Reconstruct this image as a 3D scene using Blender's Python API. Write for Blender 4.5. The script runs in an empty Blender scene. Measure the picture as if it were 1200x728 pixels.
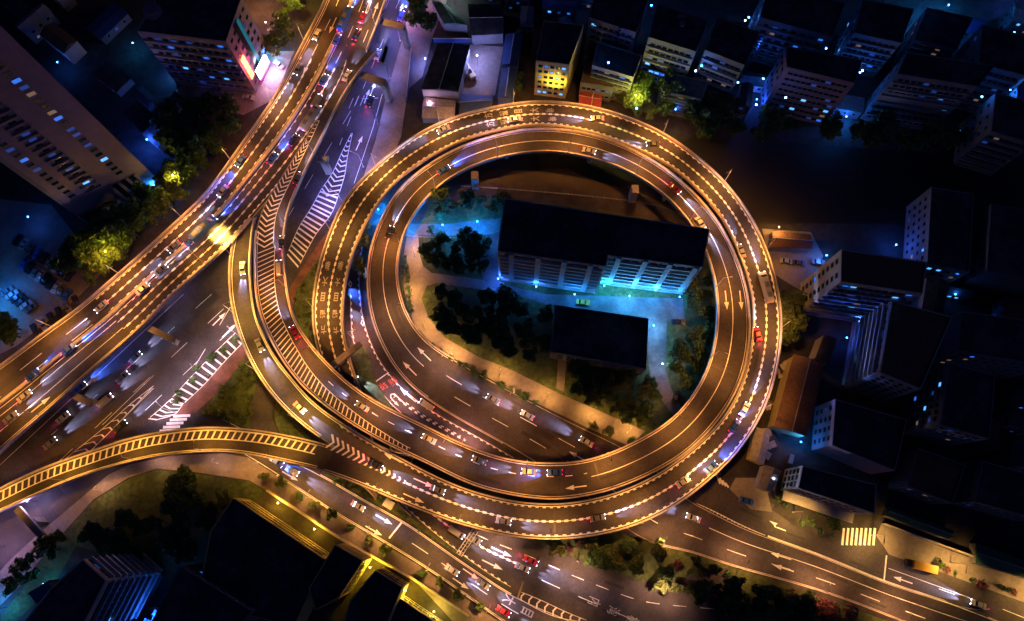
import bpy, bmesh, math, random
from mathutils import Vector, Matrix
R = math.radians
rnd = random.Random(7)
SC = bpy.context.scene
COL = SC.collection
# ---------------------------------------------------------------- camera
CAMH, FPX, TILT = 250.0, 900.0, R(15.6)
cd = bpy.data.cameras.new('camera'); cam = bpy.data.objects.new('camera', cd); COL.objects.link(cam)
cd.sensor_width = 36; cd.lens = 36 * FPX / 1200; cd.clip_start = 1; cd.clip_end = 5000
cam.location = (0, 0, CAMH); cam.rotation_euler = (TILT, 0, 0)
SC.camera = cam
# ---------------------------------------------------------------- night sky, faint mauve fill sun, exposure
w = bpy.data.worlds.new('World'); SC.world = w; w.use_nodes = True
nt = w.node_tree; bgn = nt.nodes['Background']
sky = nt.nodes.new('ShaderNodeTexSky'); sky.sky_type = 'NISHITA'; sky.sun_disc = False
sky.sun_elevation = R(-4); sky.sun_rotation = R(138); sky.altitude = 100
tint = nt.nodes.new('ShaderNodeMix'); tint.data_type = 'RGBA'; tint.blend_type = 'MULTIPLY'
tint.inputs[0].default_value = 1; tint.inputs[7].default_value = (0.13, 0.27, 1.0, 1)
nt.links.new(sky.outputs[0], tint.inputs[6]); nt.links.new(tint.outputs[2], bgn.inputs[0])
bgn.inputs[1].default_value = 1.2
sd = bpy.data.lights.new('facade_fill', 'SUN'); sd.energy = 0.018; sd.angle = R(0.5); sd.color = (0.72, 0.55, 0.85)  # added fill, tinted mauve and angled to lift facades and roofs
fill_sun = bpy.data.objects.new('facade_fill', sd); COL.objects.link(fill_sun); fill_sun.rotation_euler = (R(55), 0, R(42))
SC.view_settings.view_transform = 'Standard'; SC.view_settings.look = 'None'
SC.view_settings.exposure = 0.15; SC.view_settings.gamma = 1.0
try: SC.cycles.use_light_tree = True; SC.cycles.max_bounces = 5; SC.cycles.sample_clamp_indirect = 3
except Exception: pass
WARM = (1.0, 0.47, 0.15); AMBER = (1.0, 0.50, 0.09); COOL = (0.42, 0.40, 1.0); WHITEL = (0.62, 0.72, 1.0); BLUE = (0.02, 0.30, 1.0)
# ---------------------------------------------------------------- basics
ct, st = math.cos(TILT), math.sin(TILT)
def P(px, py, z=0.0):
    u = (px - 600) / FPX; v = (364 - py) / FPX
    d = Vector((u, st + v * ct, -ct + v * st))
    k = (z - CAMH) / d.z
    return Vector((d.x * k, d.y * k, z))
def tag(o, label=None, cat=None, group=None, kind=None):
    if label: o['label'] = label
    if cat: o['category'] = cat
    if group: o['group'] = group
    if kind: o['kind'] = kind
    return o
def empty(name, loc=(0, 0, 0), rz=0.0, parent=None):
    o = bpy.data.objects.new(name, None); COL.objects.link(o); o.location = loc; o.rotation_euler = (0, 0, rz)
    o.empty_display_size = 0.3
    if parent: o.parent = parent
    return o
WORLD = {}
def mesh(name, verts, faces, mats, parent=None, mi=None, smooth=False):
    if parent and parent.name in WORLD:
        L_ = WORLD[parent.name]; verts = [(v[0] - L_[0], v[1] - L_[1], v[2] - L_[2]) for v in verts]
    m = bpy.data.meshes.new(name); m.from_pydata([tuple(v) for v in verts], [], faces)
    for k in (mats if isinstance(mats, (list, tuple)) else [mats]): m.materials.append(k)
    if mi:
        for p, i in zip(m.polygons, mi): p.material_index = i
    if smooth:
        for p in m.polygons: p.use_smooth = True
    m.update()
    o = bpy.data.objects.new(name, m); COL.objects.link(o)
    if parent: o.parent = parent
    return o
class MB:
    def __init__(s): s.v = []; s.f = []; s.m = []
    def box(s, c, size, rz=0.0, mi=0, taper=1.0):
        cx, cy, cz = c; hx, hy, hz = size[0] / 2, size[1] / 2, size[2] / 2
        n = len(s.v); co, si = math.cos(rz), math.sin(rz)
        for sz in (-1, 1):
            t = taper if sz > 0 else 1
            for sx, sy in ((-1, -1), (1, -1), (1, 1), (-1, 1)):
                x, y = sx * hx * t, sy * hy * t
                s.v.append((cx + x * co - y * si, cy + x * si + y * co, cz + sz * hz))
        for q in ((0, 3, 2, 1), (4, 5, 6, 7), (0, 1, 5, 4), (1, 2, 6, 5), (2, 3, 7, 6), (3, 0, 4, 7)):
            s.f.append(tuple(n + i for i in q)); s.m.append(mi)
        return s
    def bar(s, a, b, r1, r2=None, n=6, mi=0):
        a = Vector(a); b = Vector(b); r2 = r1 if r2 is None else r2
        d = (b - a).normalized(); x = d.orthogonal().normalized(); y = d.cross(x); k = len(s.v)
        for p, r in ((a, r1), (b, r2)):
            for i in range(n):
                t = 2 * math.pi * i / n; s.v.append(tuple(p + x * math.cos(t) * r + y * math.sin(t) * r))
        for i in range(n):
            j = (i + 1) % n; s.f.append((k + i, k + j, k + n + j, k + n + i)); s.m.append(mi)
        s.f.append(tuple(k + i for i in range(n))[::-1]); s.m.append(mi)
        s.f.append(tuple(k + n + i for i in range(n))); s.m.append(mi)
        return s
    def prism(s, poly, z0, z1, mi=0, mtop=None):
        n = len(poly); k = len(s.v)
        for z in (z0, z1):
            for p in poly: s.v.append((p[0], p[1], z))
        ar = sum(poly[i][0] * poly[(i + 1) % n][1] - poly[(i + 1) % n][0] * poly[i][1] for i in range(n))
        idx = list(range(n)) if ar > 0 else list(range(n))[::-1]
        s.f.append(tuple(k + n + i for i in idx)); s.m.append(mi if mtop is None else mtop)
        s.f.append(tuple(k + i for i in idx[::-1])); s.m.append(mi)
        for q in range(n):
            i, j = idx[q], idx[(q + 1) % n]
            s.f.append((k + i, k + j, k + n + j, k + n + i)); s.m.append(mi)
        return s
    def quad(s, *p, mi=0):
        k = len(s.v); s.v += [tuple(q) for q in p]; s.f.append(tuple(range(k, k + len(p)))); s.m.append(mi); return s
    def build(s, name, mats, parent=None, smooth=False):
        return mesh(name, s.v, s.f, mats, parent, s.m, smooth)
def wroot(name, loc, *a):
    o = empty(name, loc); WORLD[o.name] = tuple(loc); return tag(o, *a)
# ---------------------------------------------------------------- materials
def mat(name, col, rough=0.8, var=0.25, scale=0.6, metal=0.0, emit=None, es=0.0, detail=4, second=None, bump=0.0, coarse=None):
    m = bpy.data.materials.new(name); m.use_nodes = True; n = m.node_tree.nodes; l = m.node_tree.links
    b = n['Principled BSDF']; b.inputs['Roughness'].default_value = rough; b.inputs['Metallic'].default_value = metal
    c = (*col, 1)
    if emit:
        b.inputs['Base Color'].default_value = c; b.inputs['Emission Color'].default_value = (*emit, 1); b.inputs['Emission Strength'].default_value = es
        return m
    tc = n.new('ShaderNodeTexCoord'); nz = n.new('ShaderNodeTexNoise'); nz.inputs['Scale'].default_value = scale; nz.inputs['Detail'].default_value = detail
    nz.inputs['Roughness'].default_value = 0.7
    l.new(tc.outputs['Object'], nz.inputs['Vector'])
    r = n.new('ShaderNodeValToRGB'); l.new(nz.outputs['Fac'], r.inputs['Fac'])
    r.color_ramp.elements[0].position = 0.3; r.color_ramp.elements[1].position = 0.7
    c2 = second if second else col
    r.color_ramp.elements[0].color = tuple(x * (1 - var) for x in col) + (1,)
    r.color_ramp.elements[1].color = tuple(min(1, x * (1 + var)) for x in c2) + (1,)
    out = r.outputs[0]
    if coarse:
        n2 = n.new('ShaderNodeTexNoise'); n2.inputs['Scale'].default_value = coarse[0]; n2.inputs['Detail'].default_value = 6
        l.new(tc.outputs['Object'], n2.inputs['Vector'])
        mr = n.new('ShaderNodeMapRange'); mr.inputs[1].default_value = 0.35; mr.inputs[2].default_value = 0.65
        mr.inputs[3].default_value = 1 - coarse[1]; mr.inputs[4].default_value = 1 + coarse[1]
        l.new(n2.outputs['Fac'], mr.inputs[0])
        mx = n.new('ShaderNodeMix'); mx.data_type = 'RGBA'; mx.blend_type = 'MULTIPLY'; mx.inputs[0].default_value = 1
        l.new(out, mx.inputs[6]); l.new(mr.outputs[0], mx.inputs[7]); out = mx.outputs[2]
    l.new(out, b.inputs['Base Color'])
    if bump:
        bp = n.new('ShaderNodeBump'); bp.inputs['Strength'].default_value = bump; l.new(nz.outputs['Fac'], bp.inputs['Height']); l.new(bp.outputs[0], b.inputs['Normal'])
    return m
M = {
 'asphalt': mat('asphalt', (0.048, 0.041, 0.045), 0.75, 0.3, 1.2, coarse=(0.10, 0.42)),
 'asphalt_new': mat('deck_asphalt', (0.043, 0.036, 0.038), 0.7, 0.32, 1.3, coarse=(0.12, 0.40)),
 'concrete': mat('concrete', (0.30, 0.28, 0.26), 0.85, 0.2, 0.8, coarse=(0.15, 0.2)),
 'parapet': mat('parapet_concrete', (0.52, 0.47, 0.42), 0.8, 0.25, 0.9, coarse=(0.12, 0.2)),
 'paint': mat('white_paint', (0.84, 0.83, 0.78), 0.6, 0.16, 2.2, coarse=(0.25, 0.16)),
 'wornpaint': mat('worn_paint', (0.42, 0.41, 0.39), 0.7, 0.4, 1.5),
 'redpaint': mat('red_paint', (0.55, 0.12, 0.08), 0.7, 0.2, 1.5),
 'courtpaving': mat('court_paving', (0.13, 0.125, 0.12), 0.85, 0.25, 0.9, coarse=(0.2, 0.3)),
 'patch': mat('asphalt_patch', (0.026, 0.024, 0.026), 0.7, 0.3, 2.0),
 'paving': mat('paving', (0.22, 0.19, 0.17), 0.85, 0.18, 0.9, coarse=(0.12, 0.25)),
 'brick': mat('brick_paving', (0.15, 0.065, 0.05), 0.85, 0.3, 0.5, coarse=(0.2, 0.3)),
 'ground': mat('bare_ground', (0.042, 0.038, 0.036), 0.95, 0.5, 0.25, coarse=(0.03, 0.4)),
 'grass': mat('grass', (0.040, 0.080, 0.018), 0.95, 0.5, 0.6, second=(0.07, 0.09, 0.03), coarse=(0.1, 0.4)),
 'water': mat('river_water', (0.018, 0.013, 0.009), 0.6, 0.2, 0.05),
 'wall_pink': mat('pale_wall', (0.34, 0.24, 0.29), 0.85, 0.1, 0.4),
 'wall_mauve': mat('mauve_wall', (0.19, 0.125, 0.17), 0.85, 0.12, 0.4, coarse=(0.06, 0.15)),
 'wall_cream': mat('cream_wall', (0.46, 0.43, 0.38), 0.85, 0.15, 0.4),
 'wall_grey': mat('grey_wall', (0.17, 0.18, 0.20), 0.85, 0.2, 0.4),
 'wall_dark': mat('dark_wall', (0.10, 0.10, 0.12), 0.85, 0.2, 0.4),
 'wall_lamp_yellow': mat('lamp_yellow_wall', (0.5, 0.40, 0.16), 0.85, 0.15, 0.4),  # yellow of the lamplight on the facades is put into this base colour
 'roof_dark': mat('dark_roof', (0.05, 0.05, 0.058), 0.9, 0.4, 0.4, coarse=(0.1, 0.5)),
 'roof_brown': mat('brown_tile_roof', (0.14, 0.075, 0.05), 0.9, 0.4, 1.5, coarse=(0.1, 0.3)),
 'roof_red': mat('red_roof', (0.30, 0.03, 0.03), 0.8, 0.2, 0.5),
 'roof_green': mat('green_roof', (0.05, 0.16, 0.08), 0.8, 0.2, 0.5),
 'roof_blue': mat('blue_roof', (0.03, 0.07, 0.22), 0.6, 0.25, 0.5),
 'tin': mat('tin_roof', (0.30, 0.27, 0.27), 0.55, 0.35, 0.8),
 'leaf': mat('leaves', (0.065, 0.12, 0.022), 0.8, 0.5, 0.5, second=(0.11, 0.14, 0.04)),
 'leaf2': mat('dark_leaves', (0.055, 0.11, 0.03), 0.8, 0.5, 0.5),
 'leafred': mat('reddish_leaves', (0.12, 0.03, 0.04), 0.8, 0.4, 0.5),
 'bark': mat('bark', (0.08, 0.06, 0.04), 0.9, 0.3, 3),
 'steel': mat('dark_steel', (0.06, 0.06, 0.06), 0.5, 0.1, 2, metal=0.5),
 'galv': mat('galvanised_steel', (0.45, 0.45, 0.45), 0.45, 0.1, 2, metal=0.4),
 'glass': mat('dark_glass', (0.015, 0.02, 0.03), 0.15, 0.1, 1),
 'tyre': mat('tyre_rubber', (0.02, 0.02, 0.02), 0.9, 0.1, 5),
 'rail': mat('railing_metal', (0.35, 0.36, 0.38), 0.5, 0.1, 2, metal=0.3),
 'lampglass': mat('lamp_glass', (0.9, 0.7, 0.4), 0.4, emit=(1.0, 0.6, 0.2), es=12),
 'lampwhite': mat('cool_lamp_glass', (0.9, 0.9, 1), 0.4, emit=(0.45, 0.62, 1.0), es=14),
 'lampblue': mat('blue_lamp_glass', (0.3, 0.5, 1), 0.4, emit=(0.05, 0.35, 1.0), es=20),
 'head': mat('headlamp', (0.9, 0.9, 1), 0.4, emit=(0.72, 0.78, 1.0), es=30),
 'tail': mat('tail_lamp', (0.6, 0.02, 0.02), 0.4, emit=(1.0, 0.02, 0.05), es=8),
 'winblue': mat('blue_lit_window', (0.1, 0.2, 0.6), 0.4, emit=(0.03, 0.20, 1.0), es=0.7),
 'wincyan': mat('pale_lit_window', (0.3, 0.5, 0.7), 0.4, emit=(0.10, 0.42, 1.0), es=1.3),
 'winwarm': mat('warm_lit_window', (0.6, 0.5, 0.3), 0.4, emit=(1.0, 0.70, 0.45), es=0.5),
 'windim': mat('dim_blue_window', (0.1, 0.2, 0.6), 0.4, emit=(0.03, 0.16, 0.9), es=0.16),
 'windimwarm': mat('dim_warm_window', (0.6, 0.5, 0.3), 0.4, emit=(1.0, 0.55, 0.3), es=0.12),
 'windark': mat('unlit_window', (0.012, 0.014, 0.022), 0.2, 0.1, 1),
 'signred': mat('red_sign', (0.8, 0.1, 0.05), 0.4, emit=(1.0, 0.16, 0.05), es=9),
 'signwhite': mat('screen_glow', (0.8, 0.8, 1), 0.4, emit=(0.72, 0.70, 1.0), es=12),
 'signmag': mat('magenta_sign', (0.8, 0.1, 0.6), 0.4, emit=(1.0, 0.05, 0.7), es=6),
 'yellowpaint': mat('yellow_bodywork', (0.75, 0.42, 0.03), 0.5, 0.05, 1),
}
def light(kind, loc, col, energy, parent=None, size=0.3, angle=150, blend=0.6, direction=None, name='lamp_light'):
    d = bpy.data.lights.new(name, kind); d.energy = energy; d.color = col; d.shadow_soft_size = size
    if kind == 'SPOT': d.spot_size = R(angle); d.spot_blend = blend
    o = bpy.data.objects.new(name, d); COL.objects.link(o); o.location = loc
    if direction is not None: o.rotation_euler = Vector(direction).to_track_quat('-Z', 'Y').to_euler()
    if parent: o.parent = parent
    return o
ORD = 'first second third fourth fifth sixth seventh eighth ninth tenth eleventh twelfth thirteenth fourteenth fifteenth sixteenth seventeenth eighteenth nineteenth twentieth twenty-first twenty-second twenty-third twenty-fourth twenty-fifth twenty-sixth twenty-seventh twenty-eighth twenty-ninth thirtieth'.split()
def cr(pts, k=10):
    out = []
    n = len(pts)
    for i in range(n - 1):
        p0 = pts[max(i - 1, 0)]; p1 = pts[i]; p2 = pts[i + 1]; p3 = pts[min(i + 2, n - 1)]
        for j in range(k):
            t = j / k
            out.append(tuple(0.5 * (2 * b + (c - a) * t + (2 * a - 5 * b + 4 * c - d) * t * t + (3 * b - a - 3 * c + d) * t ** 3) for a, b, c, d in zip(p0, p1, p2, p3)))
    out.append(tuple(pts[-1])); return out
def resample(pts, n):
    d = [0.0]
    for a, b in zip(pts, pts[1:]): d.append(d[-1] + math.dist(a[:2], b[:2]))
    out = []; j = 0
    for i in range(n):
        s = d[-1] * i / (n - 1)
        while j < len(d) - 2 and d[j + 1] < s: j += 1
        t = (s - d[j]) / max(1e-9, d[j + 1] - d[j]); t = min(max(t, 0), 1)
        out.append(tuple(a + (b - a) * t for a, b in zip(pts[j], pts[j + 1])))
    return out
def gsmooth(v, sig):
    n = len(v); out = []; k = int(3 * sig)
    for i in range(n):
        m = min(k, i, n - 1 - i); acc = None; ws = 0
        for j in range(-m, m + 1):
            w_ = math.exp(-j * j / (2 * sig * sig)); ws += w_
            q = [x * w_ for x in v[i + j]]; acc = q if acc is None else [a + b for a, b in zip(acc, q)]
        out.append(tuple(a / ws for a in acc))
    return out
class Road:
    """a road between two edges read off in the photograph, at heights given by anchors; sampled about every metre"""
    def __init__(s, E0, E1, Z, sig=4, dz=0.0):
        a = resample(cr(E0), 400); b = resample(cr(E1), 400); N = 400
        pairs = []; last = 0
        for i in range(N):
            lo = max(last, i - 40); hi = min(N - 1, i + 40)
            if i == 0: j = 0
            elif i == N - 1: j = N - 1
            else:
                j = min(range(lo, hi + 1), key=lambda q: math.dist(a[i], b[q]) + 0.02 * abs(q - i))
            last = j; pairs.append((a[i], b[j]))
        cen = [((p[0] + q[0]) / 2, (p[1] + q[1]) / 2) for p, q in pairs]
        cum = [0.0]
        for p, q in zip(cen, cen[1:]): cum.append(cum[-1] + math.dist(p, q))
        anc = []; last = 0
        for zx, zy, zz in Z:
            j = min(range(last, N), key=lambda q: math.dist(cen[q], (zx, zy)) + 0.15 * abs(cum[q] - cum[last]) * 0); anc.append((cum[j], zz)); last = j
        def zat(c):
            if c <= anc[0][0]: return anc[0][1]
            for (c0, z0), (c1, z1) in zip(anc, anc[1:]):
                if c <= c1:
                    t = (c - c0) / max(c1 - c0, 1e-6); t = t * t * (3 - 2 * t) if False else t
                    return z0 + (z1 - z0) * t
            return anc[-1][1]
        rows = []
        for (p, q), c in zip(pairs, cum):
            z = zat(c) + dz; A = P(p[0], p[1], z); B = P(q[0], q[1], z); C = (A + B) / 2
            rows.append((C.x, C.y, z, (A - B).length))
        L = sum(math.dist(p[:2], q[:2]) for p, q in zip(rows, rows[1:]))
        n = max(8, int(L)); rows = resample(rows, n); rows = gsmooth(rows, sig)
        s.n = n; s.c = [Vector(r[:3]) for r in rows]; s.w = [r[3] for r in rows]
        s.t = []
        for i in range(n):
            d = s.c[min(i + 1, n - 1)] - s.c[max(i - 1, 0)]; d.z = 0; s.t.append(d.normalized())
        # which side is E0
        A0 = P(*E0[len(E0) // 2], 5); k = min(range(n), key=lambda i: (s.c[i] - A0).length)
        nn = Vector((-s.t[k].y, s.t[k].x, 0)); s.sg = 1 if nn.dot(A0 - s.c[k]) > 0 else -1
        s.nrm = [Vector((-t.y, t.x, 0)) * s.sg for t in s.t]
        s.s = [0.0]
        for p, q in zip(s.c, s.c[1:]): s.s.append(s.s[-1] + (q - p).length)
        s.len = s.s[-1]
    def at(s, d, u, up=0.0):
        """d metres along, u metres from E0 edge (negative: from E1 edge), or fraction if given as ('f', x)"""
        d = min(max(d, 0), s.len - 1e-4); i = 0; lo, hi = 0, s.n - 1
        while hi - lo > 1:
            m = (lo + hi) // 2
            if s.s[m] <= d: lo = m
            else: hi = m
        t = (d - s.s[lo]) / (s.s[hi] - s.s[lo]); c = s.c[lo].lerp(s.c[hi], t); nn = s.nrm[lo].lerp(s.nrm[hi], t).normalized(); w_ = s.w[lo] * (1 - t) + s.w[hi] * t
        if isinstance(u, tuple): off = w_ / 2 - u[1] * w_
        elif u < 0: off = -w_ / 2 - u
        else: off = w_ / 2 - u
        p = c + nn * off; return Vector((p.x, p.y, c.z + up))
    def tan(s, d):
        i = min(range(s.n), key=lambda k: abs(s.s[k] - d)); return s.t[i]
    def find(s, px, py, lo=0.0, hi=1e9):
        best = None
        for i in range(s.n):
            if s.s[i] < lo or s.s[i] > hi: continue
            q = P(px, py, s.c[i].z); d = (q - s.c[i]).length
            if best is None or d < best[0]: best = (d, s.s[i], i, q)
        return best
    def strip(s, mb, u0, u1, d0=0, d1=None, up0=0.0, up1=None, step=1.5, mi=0):
        d1 = s.len if d1 is None else d1; up1 = up0 if up1 is None else up1
        n = max(1, int(math.ceil((d1 - d0) / step))); k = len(mb.v)
        for i in range(n + 1):
            d = d0 + (d1 - d0) * i / n
            mb.v.append(tuple(s.at(d, u0, up0))); mb.v.append(tuple(s.at(d, u1, up1)))
        for i in range(n):
            q = (k + 2 * i, k + 2 * i + 1, k + 2 * i + 3, k + 2 * i + 2)
            mb.f.append(q if s.sg > 0 else q[::-1]); mb.m.append(mi)
    def solid(s, mb, u0, u1, z0, z1, d0=0, d1=None, step=1.5, mi=0):
        d1 = s.len if d1 is None else d1
        n = max(1, int(math.ceil((d1 - d0) / step))); k = len(mb.v)
        for i in range(n + 1):
            d = d0 + (d1 - d0) * i / n
            for u, z in ((u0, z0), (u1, z0), (u1, z1), (u0, z1)): mb.v.append(tuple(s.at(d, u, z)))
        for i in range(n):
            a = k + 4 * i
            for q in range(4):
                r = (q + 1) % 4; f = (a + q, a + r, a + 4 + r, a + 4 + q)
                mb.f.append(f); mb.m.append(mi)
        mb.f.append((k, k + 1, k + 2, k + 3)); mb.m.append(mi)
        a = k + 4 * n; mb.f.append((a, a + 3, a + 2, a + 1)); mb.m.append(mi)
def MK(road, mb, u, kind='solid', d0=0, d1=None, w=0.15, side=1, up=0.02, dash=(6, 9)):
    """painted line at lateral position u (metres or ('f',x)); bead: thin line with blocks, tick: edge line with blocks on one side"""
    d1 = road.len if d1 is None else d1
    def off(x):
        if isinstance(u, tuple): return ('o', x)
        return u + x
    lift = [0.0]
    def at2(d, x):
        p = road.at(d, u, up + lift[0])
        if x:
            a = road.at(d, ('f', 0.0), up); b = road.at(d, ('f', 1.0), up); p = p + (b - a).normalized() * x
        return p
    def piece(a, b, x0, x1, step=1.5):
        n = max(1, int(math.ceil((b - a) / step))); k = len(mb.v)
        for i in range(n + 1):
            d = a + (b - a) * i / n; mb.v.append(tuple(at2(d, x0))); mb.v.append(tuple(at2(d, x1)))
        for i in range(n):
            q = (k + 2 * i, k + 2 * i + 1, k + 2 * i + 3, k + 2 * i + 2); mb.f.append(q if road.sg > 0 else q[::-1]); mb.m.append(0)
    if kind == 'solid': piece(d0, d1, -w / 2, w / 2)
    elif kind == 'dash':
        d = d0
        while d < d1: piece(d, min(d + dash[0], d1), -w / 2, w / 2); d += dash[0] + dash[1]
    elif kind == 'bead':
        piece(d0, d1, -0.09, 0.09); d = d0 + 0.6; lift[0] = 0.02
        while d < d1 - 1:
            piece(d, d + dash[0], -0.33, 0.33); d += dash[0] + dash[1]
    elif kind == 'tick':
        piece(d0, d1, -w / 2, w / 2); d = d0 + 0.6
        while d < d1 - 1:
            x0, x1 = (w / 2, 0.42) if side > 0 else (-0.42, -w / 2)
            piece(d, d + dash[0], x0, x1); d += dash[0] + dash[1]
def arrow(road, mb, px, py, fwd=1, L=6.0, up=0.03, kind='s', lo=0, hi=1e9):
    f = road.find(px, py, lo, hi); c = Vector((f[3].x, f[3].y, road.c[f[2]].z + up)); i0 = f[2]; t = (road.c[min(i0 + 3, road.n - 1)] - road.c[max(i0 - 3, 0)]).normalized() * fwd; n = Vector((-t.y, t.x, 0)).normalized()
    if kind == 's': pts = [((-.5, -.09), (.1, -.09), (.1, .09), (-.5, .09)), ((.1, -.38), (.5, 0), (.1, .38))]
    elif kind == 'l': pts = [((-.5, -.09), (.0, -.09), (.0, .09), (-.5, .09)), ((0, -.09), (.12, .35), (.2, .28), (.1, -.09)), ((.0, .62), (.1, .1), (.45, .55))]
    else: pts = [((-.5, -.09), (.0, -.09), (.0, .09), (-.5, .09)), ((0, .09), (.12, -.35), (.2, -.28), (.1, .09)), ((.0, -.62), (.1, -.1), (.45, -.55))]
    for i_, q in enumerate(pts):
        c = c + Vector((0, 0, 0.015))
        qq = [c + t * (a * L) + n * (b * 2.0) for a, b in q]
        ar = sum(qq[i].x * qq[(i + 1) % len(qq)].y - qq[(i + 1) % len(qq)].x * qq[i].y for i in range(len(qq)))
        mb.quad(*(qq if ar > 0 else qq[::-1]))
def sheet(mb, pts, z, mi=0):
    q = [P(x, y, z) for x, y in pts]
    ar = sum(q[i].x * q[(i + 1) % len(q)].y - q[(i + 1) % len(q)].x * q[i].y for i in range(len(q)))
    mb.quad(*(q if ar > 0 else q[::-1]), mi=mi)
def sheet_obj(name, pts, z, m, curve=False, kind='structure'):
    if curve: pts = cr(list(pts) + [pts[0]], 6)[:-1]
    bm = bmesh.new(); vs = [bm.verts.new(P(x, y, z)) for x, y in pts]; f = bm.faces.new(vs)
    f.normal_update()
    if f.normal.z < 0: f.normal_flip()
    bmesh.ops.triangulate(bm, faces=[f]); me = bpy.data.meshes.new(name); bm.to_mesh(me); bm.free(); me.materials.append(m)
    o = bpy.data.objects.new(name, me); COL.objects.link(o)
    if kind: o['kind'] = kind
    return o
# ================================================================ ground and setting
g = MB(); g.quad((-1500, -900, 0), (1500, -900, 0), (1500, 2500, 0), (-1500, 2500, 0))
tag(g.build('ground', M['ground']), kind='structure')
# river crossing under the top of the loop
sheet_obj('river', [(480, 196), (560, 186), (640, 183), (740, 196), (812, 160), (900, 165), (1210, 190), (1300, 190), (1300, 275), (1200, 262), (1000, 262), (890, 262), (840, 262), (796, 246), (700, 236), (600, 226), (505, 226)], 0.06, M['water'])
# ---------------------------------------------------------------- road geometry (edges read off, heights estimated)
HW = Road([(400, -60), (382, 0), (367, 28), (350, 62), (333, 97), (317, 123), (293, 157), (258, 207), (240, 230), (200, 267), (153, 310), (117, 340), (100, 357), (50, 392), (0, 430), (-60, 472)],
          [(474, -60), (453, 0), (440, 36), (424, 76), (404, 113), (372, 163), (335, 211), (302, 248), (273, 282), (248, 307), (208, 341), (167, 385), (137, 410), (103, 440), (67, 473), (33, 502), (0, 530), (-60, 582)],
          [(420, 0, 14), (-30, 500, 14)], sig=6)
B1 = Road([(410, 70), (397, 95), (367, 148), (330, 207), (303, 252), (298, 300), (299, 340), (303, 366), (313, 391), (328, 419), (343, 441), (363, 462), (393, 485), (427, 507), (467, 528), (500, 543), (547, 567), (580, 577), (613, 583), (647, 587), (673, 584), (707, 578), (748, 563), (782, 546), (807, 530), (838, 498), (853, 477), (868, 448), (877, 415), (879, 375), (877, 347), (872, 325), (862, 300), (847, 267), (827, 242), (807, 220), (787, 203), (765, 188), (733, 172), (708, 162), (675, 154), (650, 151), (625, 151), (600, 154), (573, 161), (548, 169), (515, 185), (490, 202), (470, 218), (455, 240), (443, 264), (434, 288), (430, 313), (430, 340), (433, 370), (437, 382), (447, 405), (463, 433), (483, 455), (513, 477), (547, 497), (580, 515), (623, 540), (660, 565), (700, 592), (747, 630), (800, 643), (862, 665), (900, 675), (975, 697), (1055, 728), (1130, 758)],
          [(437, 45), (422, 83), (400, 116), (378, 162), (357, 203), (350, 220), (338, 245), (334, 270), (333, 300), (338, 341), (343, 369), (357, 393), (373, 414), (390, 431), (407, 448), (423, 459), (445, 473), (467, 484), (500, 499), (530, 515), (567, 530), (597, 539), (625, 542.5), (647, 543), (673, 542), (698, 537), (733, 523), (765, 506), (785, 493), (802, 476), (815, 458), (825, 440), (833, 418), (838, 395), (840, 372), (840, 350), (837, 331), (832, 310), (824, 288), (810, 265), (795, 245), (773, 225), (753, 211), (727, 197), (700, 188), (665, 180), (633, 178), (607, 181), (573, 188), (548, 198), (528, 209), (512, 221), (500, 233), (488, 248), (477, 267), (470, 287), (466, 310), (467, 335), (472, 355), (480, 374), (497, 397), (522, 415), (547, 429), (580, 448), (630, 474), (681, 500), (733, 525), (780, 556), (803, 583), (832, 598), (870, 618), (900, 629), (962, 651), (1035, 681), (1100, 702), (1180, 728)],
          [(420, 60, 14), (320, 340, 14), (600, 565, 13.5), (860, 380, 12), (640, 165, 10), (460, 270, 6), (455, 370, 3), (510, 430, 0.7), (560, 470, 0.16), (700, 560, 0.16), (1000, 690, 0.16)], sig=5, dz=.06)
B2 = Road([(300, 205), (285, 245), (275, 275), (269, 305), (269, 341), (273, 366), (280, 391), (292, 421), (303, 441), (322, 467), (350, 495), (367, 508), (382, 518), (420, 540), (450, 554)],
          [(322, 200), (308, 232), (299, 256), (295, 290), (294, 320), (296, 341), (299, 366), (310, 394), (325, 422), (347, 448), (362, 467), (392, 490), (427, 511), (467, 535), (500, 553)],
          [(300, 220, 6), (284, 280, 7), (282, 340, 9), (330, 440, 10.5), (400, 510, 11.5), (480, 555, 11.5)], sig=4, dz=-0.04)
DR = Road([(-60, 600), (0, 573), (22, 561), (67, 542), (100, 531), (150, 514), (183, 507), (217, 502), (250, 500), (300, 503.5), (325, 507.5), (350, 513), (382, 520), (410, 531), (440, 545)],
          [(-60, 628), (0, 600), (32, 586), (82, 563), (133, 547), (167, 538), (200, 533), (250, 529), (283, 531), (310, 536), (350, 545), (367, 548), (393, 556), (427, 569), (460, 585)],
          [(0, 585, 6), (100, 545, 8), (250, 515, 10.5), (380, 535, 11.5), (450, 560, 11.5)], sig=5, dz=-0.06)
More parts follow.
